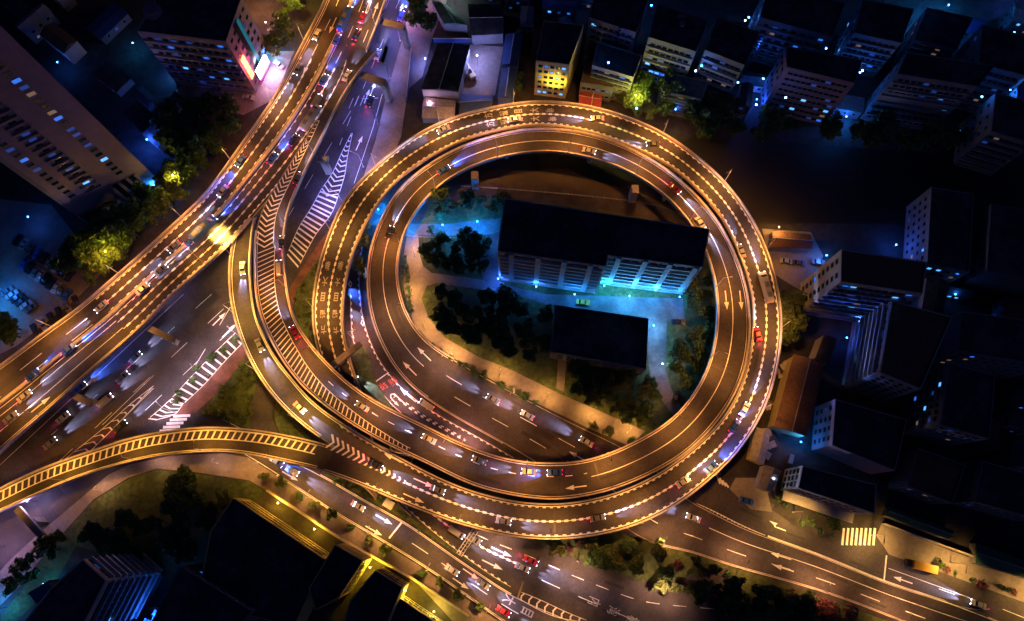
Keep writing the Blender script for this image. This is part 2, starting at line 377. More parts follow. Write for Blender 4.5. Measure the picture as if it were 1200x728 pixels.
RO = Road([(330, 541), (367, 548), (393, 557), (427, 570), (460, 585), (493, 598), (527, 611), (553, 618.5), (587, 627.5), (620, 632), (653, 633), (687, 630), (715, 625), (740, 618), (777, 602), (798, 589), (818, 574), (853, 543), (873, 520), (888, 495), (900, 470), (908, 443), (914, 414), (916, 385), (915, 356), (909, 330), (901, 300), (887, 267), (872, 242), (850, 214), (828, 193), (800, 171), (767, 151), (733, 137), (700, 127), (667, 121), (633, 119), (607, 121), (573, 127), (540, 135), (507, 148), (473, 168), (450, 187), (430, 205), (407, 228), (390, 263), (380, 290), (371, 320), (367, 350), (365, 374), (369, 399), (378, 430), (395, 468), (420, 520), (440, 558), (463, 588), (483, 607), (510, 630), (543, 655), (570, 674), (605, 696), (660, 722), (740, 760)],
          [(378, 480), (415, 505), (427, 512), (467, 535), (500, 553), (530, 567), (555, 576), (580, 583), (613, 589), (647, 591), (673, 589), (715, 580), (757, 563), (790, 543), (822, 517), (845, 493), (860, 470), (871, 443), (877, 417), (881, 392), (882, 367), (880, 343), (873, 320), (865, 297), (853, 268), (832, 238), (807, 213), (782, 193), (757, 180), (733, 170), (700, 158), (667, 150), (633, 147), (607, 149), (582, 154), (548, 163), (507, 183), (475, 204), (458, 220), (442, 242), (425, 270), (415, 295), (408, 320), (404, 345), (402, 366), (402, 385), (407, 408), (414, 432), (424, 460), (440, 490), (462, 525), (490, 560), (515, 585), (545, 607), (575, 620), (623, 633), (670, 655), (720, 673), (775, 693), (850, 721), (920, 748)],
          [(400, 520, 11.5), (640, 611, 11.5), (895, 390, 11), (640, 133, 10), (400, 290, 8), (385, 370, 6.5), (400, 440, 5), (440, 510, 2.5), (480, 570, 0.7), (530, 615, 0.16), (700, 700, 0.16)], sig=5)
PUR = Road([(395, 250), (403, 290), (408, 330), (410, 370), (412, 405), (427, 430), (438, 450), (455, 472), (480, 494), (520, 515), (560, 536), (600, 556), (650, 583), (700, 610), (750, 635)],
           [(450, 235), (434, 262), (427, 288), (422, 313), (423, 340), (426, 370), (437, 405), (453, 433), (473, 455), (503, 478), (537, 498), (570, 516), (613, 541), (660, 570), (710, 600), (755, 632)],
           [(420, 300, 0.1), (700, 600, 0.1)], sig=4)
R1 = Road([(430, -60), (395, 20), (372, 75), (345, 125), (300, 190), (262, 235), (200, 290), (130, 355), (60, 410), (-10, 465), (-60, 505)],
          [(492, -60), (480, 0), (472, 40), (462, 75), (453, 110), (440, 160), (424, 205), (397, 250), (352, 320), (300, 385), (235, 450), (195, 500), (140, 545), (70, 605), (0, 660), (-60, 705)],
          [(430, 60, 0.12), (0, 520, 0.12)], sig=8)
H = Road([(250, 485), (292, 505), (325, 530), (377, 556), (427, 586), (477, 613), (535, 654), (570, 677), (603, 699), (660, 723), (740, 757)],
         [(230, 500), (270, 525), (297, 540), (350, 574), (393, 602), (427, 622), (490, 660), (530, 687), (575, 719), (620, 748), (700, 790)],
         [(350, 560, 0.14), (600, 720, 0.14)], sig=5)
G2 = Road([(790, 545), (818, 555), (850, 560), (870, 575), (905, 590), (937, 603), (975, 615), (1010, 623), (1040, 632), (1090, 650), (1137, 668), (1200, 692), (1290, 725)],
          [(775, 565), (805, 586), (832, 598), (870, 618), (900, 630), (962, 652), (1035, 682), (1100, 703), (1150, 722), (1220, 750), (1290, 775)],
          [(850, 590, 0.13), (1200, 710, 0.13)], sig=5)
# ---------------------------------------------------------------- decks: road surface, parapets, girder, piers, joints
def flyover(root, rd, d0, d1, p0=None, p1=None, m='asphalt_new', thick=1.5, piers=(), pier_u=0.5):
    """p0/p1: list of (from, to) ranges where the parapet of each edge runs"""
    a = MB(); rd.strip(a, 0.3, -0.3, d0, d1, 0, 0); a.build('deck_surface', M[m], root)
    b = MB(); rd.solid(b, 0.0, -0.0001, -thick * 0.45, -0.05, d0, d1); rd.solid(b, ('f', 0.2), ('f', 0.8), -thick, -thick * 0.45 - 0.01, d0, d1); b.build('girder', M['concrete'], root)
    for rng, sd in ((p0 or [(d0, d1)], 0), (p1 or [(d0, d1)], 1)):
        for q0, q1 in rng:
            c = MB()
            if sd == 0: rd.solid(c, 0.0, 0.42, -0.5, 1.0, q0, q1); rd.solid(c, -0.06 + 0.06, 0.30, 1.003, 1.12, q0, q1)
            else: rd.solid(c, -0.42, -0.0001, -0.5, 1.0, q0, q1); rd.solid(c, -0.30, -0.0001, 1.003, 1.12, q0, q1)
            c.build('parapet', M['parapet'], root)
            e = MB()
            if sd == 0: rd.strip(e, 0.75, 0.95, q0, q1, 0.02, 0.02)
            else: rd.strip(e, -0.95, -0.75, q0, q1, 0.02, 0.02)
            e.build('edge_line', M['paint'], root)
    for d, u in piers:
        p = rd.at(d, ('f', u)); t = rd.tan(d); ang = math.atan2(t.y, t.x)
        h = p.z - thick
        if h < 2: continue
        k = MB(); k.bar((p.x, p.y, 0), (p.x, p.y, h - 1.0), 0.85, 0.75, 12); k.box((p.x, p.y, h - 0.5), (1.7, min(5.5, rd.w[0] * 0.6), 0.98), ang)
        k.build('pier', M['concrete'], root)
def joints(root, rd, ds):
    for d in ds:
        j = MB(); rd.strip(j, 0.45, -0.45, d, d + 0.35, 0.012, 0.012, step=0.35); j.build('expansion_joint', M['steel'], root)
def fd(rd, x, y, lo=0, hi=1e9): return rd.find(x, y, lo, hi)[1]
def rng(a, b, st): return [a + st * (i + .5) for i in range(int((b - a) / st))]
hw = wroot('elevated_highway', P(200, 300), 'wide elevated highway crossing the left side from top to lower left', 'flyover')
b1 = wroot('spiral_ramp', P(600, 560), 'inner two lane ramp curling off the highway round the loop to the ground', 'flyover')
b2 = wroot('curved_ramp', P(300, 400), 'yellow lit single lane ramp rising from under the highway beside the hatched ramp', 'flyover')
dr = wroot('approach_ramp', P(150, 530), 'ramp with diagonal yellow hatching coming in from the left edge to join the loop', 'flyover')
ro = wroot('outer_spiral_ramp', P(640, 610), 'outermost ring of the loop with beaded white lane line', 'flyover')
hg = fd(HW, 285, 262); hs = fd(HW, 430, 60)
flyover(hw, HW, 0, HW.len, p1=[(0, hs), (hg - 3, HW.len)])
# median barrier of the highway
mb = MB(); HW.solid(mb, ('f', 0.435), ('f', 0.475), 0.01, 0.8, 0, HW.len); mb.build('median_barrier', M['parapet'], hw)
b1e = fd(B1, 520, 440, B1.len * 0.5)          # ramp meets the ground
b1_par_end0 = fd(B1, 600, 500, B1.len * 0.6)
gore = fd(B1, 300, 262, 0, 120)
flyover(b1, B1, 0, b1e, p0=[(gore + 2, b1e)], p1=[(0, b1e)], piers=[(d, 0.5) for d in rng(60, b1e - 90, 30)])
ext = MB(); B1.strip(ext, 0.0, -0.0001, b1e, B1.len); tag(ext.build('main_road', M['asphalt']), kind='structure')
tip2 = fd(B2, 398, 509); flyover(b2, B2, 0, B2.len, p0=[(12, fd(B2, 380, 505))], p1=[(12, B2.len)], piers=[(60, .5)])
tipd = fd(DR, 375, 533); flyover(dr, DR, 0, DR.len, p0=[(0, fd(DR, 377, 533))], p1=[(0, fd(DR, 375, 533))], piers=[(d, .5) for d in rng(10, tipd - 10, 30)])
r0 = fd(RO, 391, 526, 0, 60); roe = fd(RO, 495, 590, RO.len * 0.55)
flyover(ro, RO, r0, roe, piers=[(d, .5) for d in rng(r0 + 10, roe - 60, 30)])
ext = MB(); RO.strip(ext, 0.0, -0.0001, roe, RO.len); tag(ext.build('lower_exit_road', M['asphalt']), kind='structure')
e_ = MB(); PUR.strip(e_, 0, -0.0001); tag(e_.build('turning_road', M['asphalt']), kind='structure')
e_ = MB(); R1.strip(e_, 0, -0.0001); tag(e_.build('ground_road', M['asphalt']), kind='structure')
e_ = MB(); H.strip(e_, 0, -0.0001); tag(e_.build('lower_road', M['asphalt']), kind='structure')
e_ = MB(); G2.strip(e_, 0, -0.0001); tag(e_.build('side_road', M['asphalt']), kind='structure')
joints(hw, HW, [fd(HW, *p) for p in ((330, 150), (175, 320), (90, 400), (420, 60))])
joints(b1, B1, [fd(B1, *p) for p in ((318, 290), (700, 555), (865, 440))] + [fd(B1, *p, 200) for p in ((590, 165), (450, 280), (690, 170), (790, 225))])
joints(ro, RO, [fd(RO, *p) for p in ((565, 595), (890, 460), (650, 610))] + [fd(RO, *p, 200) for p in ((390, 300), (730, 150), (470, 190))])
# ---------------------------------------------------------------- painted markings
def marks(name, root, m='paint'):
    def fin(mb): return mb.build(name, M[m], root)
    return fin
# highway
k = MB()
hb0, hb1 = fd(HW, 385, 75), fd(HW, 125, 365)
MK(HW, k, ('f', .065), 'tick', hb0, hb1, side=1, dash=(1.1, 1.1)); MK(HW, k, ('f', .40), 'tick', hb0, hb1, side=-1, dash=(1.1, 2.2)); MK(HW, k, ('f', .51), 'tick', hb0, hb1, side=1, dash=(1.1, 2.2))
MK(HW, k, ('f', .235), 'bead', hb0, hb1, dash=(1.5, 1.6)); MK(HW, k, ('f', .64), 'bead', hb0, hb1, dash=(1.5, 1.6)); MK(HW, k, ('f', .795), 'bead', hb0, hb1, dash=(1.5, 1.6)); MK(HW, k, ('f', .94), 'tick', hg - 20, hb1, side=-1, dash=(1.1, 1.1))
for u in (.235, .38): MK(HW, k, ('f', u), 'dash', hb1 + 6, HW.len, 0.2, dash=(8, 9))
for u in (.51, .60, .77, .94): MK(HW, k, ('f', u), 'solid', hb1, HW.len, 0.18)
for u in (.07, .41, .50): MK(HW, k, ('f', u), 'solid', 0, hb0, 0.16)
for u in (.22, .62, .76, .88): MK(HW, k, ('f', u), 'dash', 0, hb0, 0.2, dash=(5, 6))
for (x, y, f_) in ((170, 430, -1), (48, 474, -1), (107, 448, -1), (390, 30, 1), (360, 78, 1), (440, 12, -1), (432, 5, -1)): arrow(HW, k, x, y, f_, 7)
k.build('road_markings', M['paint'], hw)
# hatched gore between highway and inner ramp: chevrons then slanting bars
k = MB()
g0, g1 = fd(B1, 372, 140), fd(B1, 470, 545, 0, 200)
def hatch_w(d):   # width of the hatched strip on the left side of the inner ramp, in metres
    if d < g0 + 45: return 0.5 + (d - g0) / 45 * 5.0
    if d < g0 + 85: return 5.5 - (d - g0 - 45) / 40 * 1.1
    e = g1 - (g0 + 85); return max(0.8, 4.4 - (d - g0 - 85) / e * 3.7)
d = g0
while d < g1:
    W_ = hatch_w(d); chev = d < g0 + 47; x0 = 1.1 if not chev else 0.4
    if chev and W_ > 1.2:
        mid = x0 + W_ / 2
        for (ua, ub, da, db) in ((x0, mid, 0, 1.7), (mid, x0 + W_, 1.7, 0)):
            k.quad(*[B1.at(d + a, u, .03) for a, u in ((da, ua), (db, ub), (db + .55, ub), (da + .55, ua))][::(1 if B1.sg < 0 else -1)])
        d += 1.75
    else:
        k.quad(*[B1.at(d + a, u, .03) for a, u in ((2.2 * W_ / 6, x0), (0, x0 + W_), (.34, x0 + W_), (2.2 * W_ / 6 + .34, x0))][::(1 if B1.sg < 0 else -1)])
        d += 1.55
# boundary line of hatching
n_ = int((g1 - g0) / 1.5); kk = len(k.v)
for i in range(n_ + 1):
    d = g0 + (g1 - g0) * i / n_; W_ = hatch_w(d) + (1.1 if d > g0 + 47 else .4); k.v.append(tuple(B1.at(d, W_, .05))); k.v.append(tuple(B1.at(d, W_ + .2, .05)))
for i in range(n_): q = (kk + 2 * i, kk + 2 * i + 1, kk + 2 * i + 3, kk + 2 * i + 2); k.f.append(q if B1.sg > 0 else q[::-1]); k.m.append(0)
k.build('hatching', M['paint'], b1)
k = MB()
MK(B1, k, ('f', .62), 'dash', fd(B1, 378, 452, 0, 150), fd(B1, 690, 562, 0, 260), .22, dash=(2.2, 3.6))
MK(B1, k, ('f', .50), 'solid', fd(B1, 695, 562, 0, 260), fd(B1, 495, 430, 250), .22)
lo = fd(B1, 540, 450, 250)
MK(B1, k, ('f', .34), 'dash', lo, B1.len, .2, dash=(6, 8)); MK(B1, k, ('f', .62), 'dash', lo - 6, fd(B1, 740, 560, 300), .2, dash=(6, 8))
MK(B1, k, ('f', .64), 'solid', fd(B1, 830, 625, 300), B1.len, .2); 
for (x, y, lo_, hi_) in ((461, 537, 0, 200), (675, 571, 0, 260), (868, 352, 0, 400), (851, 352, 0, 400), (497, 415, 300, 1e9), (480, 432, 300, 1e9), (677, 535, 300, 1e9), (915, 652, 300, 1e9), (918, 666, 300, 1e9)): arrow(B1, k, x, y, -1, 6.5, lo=lo_, hi=hi_)
k.build('road_markings', M['paint'], b1)
# kerbs of the ground stretch of the same road
k = MB(); MK(B1, k, 0.5, 'solid', b1e, B1.len, .18); MK(B1, k, -0.5, 'solid', b1e, B1.len, .18); B1.solid(k, 0.0, 0.25, 0.0, 0.32, b1e, fd(B1, 590, 519, 350)); B1.solid(k, 0.0, 0.25, 0.0, 0.32, fd(B1, 760, 635, 380), B1.len)
k.build('kerb', M['parapet'], bpy.data.objects['main_road'])
# outer ring
k = MB(); rA = fd(RO, 430, 560); rB = fd(RO, 597, 690, RO.len * .7)
MK(RO, k, ('f', .5), 'bead', fd(RO, 470, 573, 0, 120), fd(RO, 605, 668, RO.len * .7), dash=(1.25, 1.0))
MK(RO, k, 0.95, 'tick', rA, rB, side=1, dash=(1.0, 1.3), up=.05); MK(RO, k, -0.95, 'tick', fd(RO, 395, 500, 0, 60), fd(RO, 560, 612, RO.len * .7), side=-1, dash=(1.0, 1.3), up=.05)
for (x, y, lo_, hi_) in ((497, 566, 0, 120), (485, 584, 0, 120), (550, 146, 350, 900), (548, 156, 350, 900), (588, 647, RO.len * .75, 1e9), (577, 662, RO.len * .75, 1e9)): arrow(RO, k, x, y, 1, 7, lo=lo_, hi=hi_)
MK(RO, k, ('f', .42), 'dash', rB + 8, RO.len, .2, dash=(6, 6)); MK(RO, k, ('f', .72), 'dash', rB - 16, RO.len, .2, dash=(4, 4)); 
k.build('road_markings', M['paint'], ro)
# gore chevrons where the two ramps join
k = MB(); c0 = fd(RO, 384, 520, 0, 60); c1 = fd(RO, 480, 572, 0, 140)
d = c0
while d < c1:
    t = (d - c0) / (c1 - c0); hw_ = 1.9 * (1 - t) + 0.35; f0 = .47
    w_ = (RO.at(d, ('f', 0)) - RO.at(d, ('f', 1))).length; u0 = w_ * (.58 - .08 * t)
    for (ua, ub, da, db) in ((u0 - hw_, u0, 0, 1.3 * (1 - t) + .2), (u0, u0 + hw_, 1.3 * (1 - t) + .2, 0)):
        k.quad(*[RO.at(d + a, u, .04) for a, u in ((da, ua), (db, ub), (db + .7, ub), (da + .7, ua))][::(1 if RO.sg < 0 else -1)])
    d += 1.9
k.build('hatching', M['paint'], ro)
# lettering on the outer ring, both lanes, and its exit
def letters(rd, parent, chars, mark, hgt, wid, lo=0, hi=1e9, m='wornpaint', up=.07, turn=0):
    for ch, (x, y) in zip(chars, mark):
        f = rd.find(x, y, lo, hi); t = rd.t[f[2]]; ang = math.atan2(t.y, t.x) - math.pi / 2 + turn
        c = bpy.data.curves.new('road_lettering', 'FONT'); c.body = ch; c.align_x = 'CENTER'; c.align_y = 'CENTER'; c.size = 1.0; c.offset = 0.012
        tmp = bpy.data.objects.new('tmp', c); COL.objects.link(tmp); bpy.context.view_layer.update()
        me = bpy.data.meshes.new_from_object(tmp.evaluated_get(bpy.context.evaluated_depsgraph_get())); bpy.data.objects.remove(tmp); me.materials.clear(); me.materials.append(M[m])
        o = bpy.data.objects.new('road_lettering', me); COL.objects.link(o); o.parent = parent
        o.matrix_basis = Matrix.Translation(Vector((f[3].x, f[3].y, rd.c[f[2]].z + up)) - Vector(WORLD.get(parent.name, (0, 0, 0)))) @ Matrix.Rotation(ang, 4, 'Z') @ Matrix.Diagonal((wid, hgt, 1, 1))
lo_ = RO.len * .5
letters(RO, ro, '寨大目道方', [(384, 311), (381, 329), (378.5, 347), (378, 366), (379, 385)], 3.6, 1.9, lo_)
letters(RO, ro, '寨大目道方', [(399, 311), (396, 329), (394, 347), (392.5, 366), (393.5, 385)], 3.6, 1.9, lo_)
letters(RO, ro, '寨大目道方', [(645, 129.5), (627, 129.3), (608, 130.3), (591, 132.8), (573, 135.6)], 3.2, 1.9, lo_ - 120)
letters(RO, ro, '寨大目道方', [(648, 139.5), (628, 139.3), (609, 140.3), (592, 142.8), (575, 145.6)], 3.2, 1.9, lo_ - 120)
letters(RO, ro, '内湾桥', [(695.5, 705), (718, 716), (740, 727)], 4.2, 2.6, RO.len * .8)
letters(H, bpy.data.objects['lower_road'], '大目', [(596, 702.5), (617, 717)], 4.4, 2.8, H.len*.5)
# turning road markings
k = MB(); pm = bpy.data.objects['turning_road']
MK(PUR, k, 0.45, 'tick', fd(PUR, 411, 345), fd(PUR, 445, 432), side=1, dash=(1.0, 1.3)); MK(PUR, k, -0.5, 'tick', 10, fd(PUR, 600, 538), side=-1, dash=(1.0, 1.3))
MK(PUR, k, ('f', .46), 'dash', fd(PUR, 462, 460), fd(PUR, 545, 515), .55, dash=(1.1, 1.2)); MK(PUR, k, ('f', .55), 'dash', fd(PUR, 475, 475), fd(PUR, 540, 512), .3, dash=(1.1, 1.2))
sl = fd(PUR, 449, 440); PUR.strip(k, 0.3, -0.3, sl, sl + .35, .05, .05, step=.4)
arrow(PUR, k, 478, 463, -1, 7); MK(PUR, k, 0.35, 'solid', fd(PUR, 435, 425), fd(PUR, 470, 485), .16, up=.06)
# U-turn arrow
f = PUR.find(464, 468); c = Vector((f[3].x, f[3].y, .16)); t = -PUR.t[f[2]]; n_ = Vector((-t.y, t.x, 0)); pts = [(-3, -.9), (1, -.9), (1.9, -.6), (2.3, 0), (1.9, .6), (1, .9), (-.6, .9)]
for (a, b), (a2, b2) in zip(pts, pts[1:]):
    p, q = c + t * a + n_ * b, c + t * a2 + n_ * b2; dd = (q - p).normalized(); s_ = Vector((-dd.y, dd.x, 0)) * .17; p = p - dd * .05; k.quad(p - s_, q - s_, q + s_, p + s_); c = c + Vector((0, 0, .004))
k.quad(c + t * -.6 + n_ * .4, c + t * -2.3 + n_ * .9, c + t * -.6 + n_ * 1.4)
for x, y in ((410.5, 333), (425, 378.5)):
    f = PUR.find(x, y); c = Vector((f[3].x, f[3].y, .15)); t = PUR.t[f[2]]; n_ = Vector((-t.y, t.x, 0)); ring = [(1.3, 0), (0, .7), (-1.3, 0), (0, -.7)]
    for i in range(4):
        (a, b), (a2, b2) = ring[i], ring[(i + 1) % 4]; p, q = c + t * a + n_ * b, c + t * a2 + n_ * b2; p2, q2 = c + (p - c) * .6, c + (q - c) * .6; k.quad(p2, q2, q, p)
k.build('road_markings', M['paint'], pm)
letters(PUR, pm, '快车道慢', [(447, 453), (451, 451), (458, 448), (462, 445)], 3.0, 1.2, m='redpaint')
# main ground road under the highway
k = MB(); gr = bpy.data.objects['ground_road']
def seg(mb, a, b, w=.16, z=.16, dash=None):
    A, B = P(*a, z), P(*b, z); d = (B - A).normalized(); s_ = Vector((-d.y, d.x, 0)) * w / 2; L = (B - A).length
    if not dash: mb.quad(A - s_, B - s_, B + s_, A + s_); return
    x = 0
    while x < L: p = A + d * x; q = A + d * min(x + dash[0], L); mb.quad(p - s_, q - s_, q + s_, p + s_); x += dash[0] + dash[1]
seg(k, (468, 0), (423, 110), dash=(4, 5)); seg(k, (456, 0), (405, 118), dash=(4, 5)); seg(k, (421, 112), (398, 170), dash=(4, 5)); seg(k, (411, 130), (333, 262), dash=(6, 8)); seg(k, (400, 172), (380, 215), dash=(4, 5)) if False else None
seg(k, (448, 110), (437, 150)); seg(k, (437, 150), (415, 215)); seg(k, (270, 360), (210, 460), dash=(7, 9)); seg(k, (248, 345), (60, 510), dash=(7, 9)); seg(k, (262, 362), (70, 540), dash=(7, 9)); seg(k, (276, 382), (150, 500), dash=(7, 9))
seg(k, (180, 440), (120, 498)); seg(k, (215, 345), (0, 545)); seg(k, (180, 455), (90, 545))
# white chevrons on the island
def island(mb, tip, l_pts, r_pts, z=.17, n=24, f0=.05, chev=1.0, w=.5):
    L_ = resample(cr(l_pts), 60); R_ = resample(cr(r_pts), 60)
    for i in range(n):
        t = f0 + (1 - f0) * i / (n - 1); j = min(59, int(t * 59)); a = P(*L_[j], z); b = P(*R_[j], z); m_ = (a + b) / 2
        ax = (P(*L_[min(j + 1, 59)], z) - P(*L_[max(j - 1, 0)], z)).normalized(); m_ = m_ + ax * chev * (a - b).length * .32
        wv = ax * w
        for p, q in ((a, m_), (m_, b)): 
            qd = [p, q, q + wv, p + wv]; ar = sum(qd[i_].x * qd[(i_ + 1) % 4].y - qd[(i_ + 1) % 4].x * qd[i_].y for i_ in range(4)); mb.quad(*(qd if ar > 0 else qd[::-1]))
    for side in (L_, R_):
        for p, q in zip(side[::3], side[3::3]): seg(mb, p, q, .2, z + .02)
island(k, None, [(412, 156), (401, 178), (390, 202), (377, 221)], [(413, 156), (407, 185), (404, 205), (397, 228)], n=13, w=.55)
island(k, None, [(377, 221), (365, 243), (350, 267), (337, 297)], [(397, 228), (388, 251), (370, 275), (350, 312)], n=16, chev=0.0, w=.65)
island(k, None, [(276, 390), (250, 415), (222, 444), (200, 468)], [(286, 400), (262, 425), (238, 452), (214, 474)], n=13, chev=0.0, w=.6)
island(k, None, [(200, 468), (188, 479), (175, 490)], [(214, 474), (207, 484), (201, 487)], n=5, chev=0.5, w=.5)
island(k, None, [(180, 452), (150, 476), (115, 507), (52, 557)], [(180, 452), (155, 479), (125, 510), (76, 557)], n=12, chev=-1.0, w=.5)
for (x, y, f_) in ((257, 374, -1), (268, 388, -1), (421, 168, -1), (470, 12, -1), (437, 104, -1), (430, 113, -1)): arrow(R1, k, x, y, f_, 6, up=.05)
for i in range(5): a = (203 - i * 4, 487 + i * 4.3); seg(k, (a[0] - 0, a[1] + 1), (a[0] + 20, a[1] - 0), .9, .17)
seg(k, (443, 115), (424, 116), .2); 
for q in ((420, 113), (414, 115), (427, 112)): seg(k, q, (q[0] - 5, q[1] + 12), .2)
k.build('road_markings', M['paint'], gr)
# lower road
k = MB(); hr = bpy.data.objects['lower_road']
MK(H, k, 0.5, 'solid', 0, H.len, .18); MK(H, k, -0.5, 'solid', 0, H.len, .18); H.solid(k, -0.22, -0.0001, 0, .28, fd(H, 325, 555), H.len); H.solid(k, 0, .22, 0, .3, fd(H, 372, 560), fd(H, 595, 700))
MK(H, k, ('f', .5), 'dash', fd(H, 480, 640), H.len, .2, dash=(6, 5))
seg(k, (471, 612), (456, 631), .55, .18)
for (x, y) in ((450, 609), (438, 622), (552, 673), (540, 684), (340, 558)): arrow(H, k, x, y, 1, 6)
island(k, None, [(611, 694), (635, 704), (665, 718), (690, 728)], [(607, 701), (630, 714), (655, 724), (690, 730)], n=9, chev=-.6, w=.5)
k.build('road_markings', M['paint'], hr)
# side road (right)
k = MB(); g2 = bpy.data.objects['side_road']; B1.at(0, 0)
island(k, None, [(808, 587), (832, 597), (870, 616), (900, 629)], [(803, 594), (825, 603), (860, 621), (895, 634)], n=22, chev=-.6, w=.4)
MK(G2, k, -0.5, 'solid', fd(G2, 900, 628), G2.len, .2); G2.solid(k, -0.3, -0.02, 0, .35, fd(G2, 900, 628), G2.len)
seg(k, (1039, 651), (1036, 680), .45, .17); seg(k, (1041, 666), (1137, 701)); arrow(G2, k, 1058, 680, -1, 6); arrow(G2, k, 910, 618, -1, 6, kind='r')
for i in range(8): x = 988 + i * 5.2; seg(k, (x + 1, 619), (x - 1, 639), .7, .17)
seg(k, (1100, 690), (1137, 703), dash=(5, 5)); seg(k, (1175, 714), (1200, 724))
for i in range(4): seg(k, (840 + 3.3 * i, 557 + 3 * i), (844 + 3.3 * i, 567 + 1.5 * i), .6, .17)
k.build('road_markings', M['paint'], g2)
# deck between highway and ramp before the gore, and the yellow hatching of the approach ramp
k = MB(); k.prism([P(x, y, 14)[:2] for x, y in ((405, 20), (449, 12), (438, 42), (423, 81), (403, 120), (378, 162), (345, 215), (306, 250), (290, 258), (310, 205), (350, 130), (380, 80))], 13.3, 13.93); k.build('deck_surface', M['asphalt_new'], hw)
k = MB(); d = 0; de = fd(DR, 370, 531)
for u_ in (1.05, 3.7): k2 = MB(); MK(DR, k2, u_, 'solid', 0, de, .3); k2.build('edge_line', M['paint'], dr)
while d < de:
    k.quad(*[DR.at(d + a, u, .045) for a, u in ((.9, 1.15), (0, 3.6), (.62, 3.6), (1.52, 1.15))][::(1 if DR.sg < 0 else -1)]); d += 2.1
k.build('hatching', M['paint'], dr)

# repair patches and drain covers on the road surfaces
pr = random.Random(4)
def patches(rd, root, n, lo, hi, up=.012):
    for i in range(n):
        d = pr.uniform(lo, hi); u = pr.choice((.2, .35, .5, .65, .8)); w_ = pr.uniform(.04, .12); l = pr.uniform(2, 12); k = MB(); rd.strip(k, ('f', u), ('f', u + w_), d, min(d + l, rd.len - .5), up, up, step=3); k.build('repair_patch', M['patch'], root)
patches(HW, hw, 16, 5, HW.len - 20); patches(B1, b1, 18, 5, b1e - 15); patches(RO, ro, 18, r0 + 5, roe - 20); patches(B1, bpy.data.objects['main_road'], 14, b1e + 2, B1.len - 15); patches(R1, bpy.data.objects['ground_road'], 18, 5, R1.len - 15); patches(H, bpy.data.objects['lower_road'], 8, 15, H.len - 12); patches(RO, bpy.data.objects['lower_exit_road'], 8, roe + 2, RO.len - 12); patches(G2, bpy.data.objects['side_road'], 6, 5, G2.len - 15)
# ================================================================ street lamps (each with its own light)
def proto_lamp(name, h, arm, glass, double=False):
    root = empty(name)
    k = MB(); k.bar((0, 0, 0), (0, 0, h), .13, .07, 8); k.box((0, 0, .2), (.45, .45, .4)); k.build('pole', M['galv'], root)
    for sx in ((1, -1) if double else (1,)):
        k = MB(); k.bar((0, 0, h - .3), (sx * arm * .6, 0, h + .25), .06, .05, 6); k.bar((sx * arm * .6, 0, h + .25), (sx * arm, 0, h + .3), .05, .05, 6); k.build('arm', M['galv'], root)
        k = MB(); k.box((sx * (arm + .3), 0, h + .3), (.8, .3, .14), taper=.8); hd = k.build('lamp_head', M['galv'], root)
        k = MB(); k.box((sx * (arm + .3), 0, h + .2), (.6, .22, .05)); k.build('lamp_glass', M[glass], hd)
    return root
def clone(o, parent=None):
    c = o.copy(); COL.objects.link(c)
    if parent: c.parent = parent
    for ch in o.children: clone(ch, c)
    return c
PROTO = {}
def stash(o):
    return o
lampcount = {}
def lamp(kind, p, ang, label, group, col, energy, parts=('lamp', 9.5, 2.0, 'lampglass', False), size=.35, angle=134):
    key = parts[1:] + (kind,)
    if key not in PROTO: o = PROTO[key] = proto_lamp(kind, *parts[1:]); 
    else: o = clone(PROTO[key]); [bpy.data.objects.remove(c) for c in list(o.children) if c.type == 'LIGHT']
    o.location = p; o.rotation_euler = (0, 0, ang); tag(o, label, 'street lamp', group)
    for sx in ((1, -1) if parts[4] else (1,)):
        light('SPOT', (sx * (parts[2] + .3), 0, parts[1] + .12), col, energy, o, size, angle, .8, (sx * .12, 0, -1))
    return o
def lamps_along(rd, ds, side, label, group, col, energy, kind='street_lamp', **kw):
    for i, d in enumerate(ds):
        p = rd.at(d, 0.2 if side == 0 else -0.2, 0.9 if kw.get('raised', True) else 0); a = rd.at(d, ('f', .5)) - p; ang = math.atan2(a.y, a.x)
        k2 = {q: v for q, v in kw.items() if q != 'raised'}
        lamp(kind, p, ang, label % ORD[i], group, col, energy, **k2)
def drange(a, b, st):
    n = max(1, int(round((b - a) / st))); return [a + (b - a) * (i + .5) / n for i in range(n)]
E0_ = 11500
ring0 = fd(RO, 500, 600, 0, 200); ring1 = fd(RO, 372, 410, RO.len * .5)
lamps_along(RO, drange(r0 + 6, ring1, 25), 0, '%s lamp post on the outermost ring, counted counterclockwise from the yellow chevrons', 'lamp posts on the outermost ring', (1.0, .40, .08), E0_ * 1.2)
lamps_along(B1, drange(fd(B1, 300, 300, 0, 150), fd(B1, 432, 330, 300), 26), 1, '%s lamp post on the inner ring, counted counterclockwise from the highway fork', 'lamp posts on the inner ramp', (1.0, .36, .07), E0_ * 1.15)
lamps_along(B1, drange(fd(B1, 432, 330, 300), fd(B1, 640, 490, 300), 24), 1, '%s lamp post on the landing road inside the loop, counted from its left end', 'lamp posts where the inner road lands', (1.0, .42, .16), E0_ * 1.0)
lamps_along(B1, drange(fd(B1, 760, 560, 400), B1.len - 15, 26), 0, '%s lamp post on the hedge side of the lower right road, counted from the loop', 'lamp posts on the road to the lower right', (1.0, .42, .15), E0_ * 1.1, raised=False)
lamps_along(HW, drange(5, HW.len - 5, 27), 0, '%s lamp post on the tree side of the elevated highway, counted from the top', 'lamp posts on the highway tree side', (1.0, .36, .06), E0_ * 1.15)
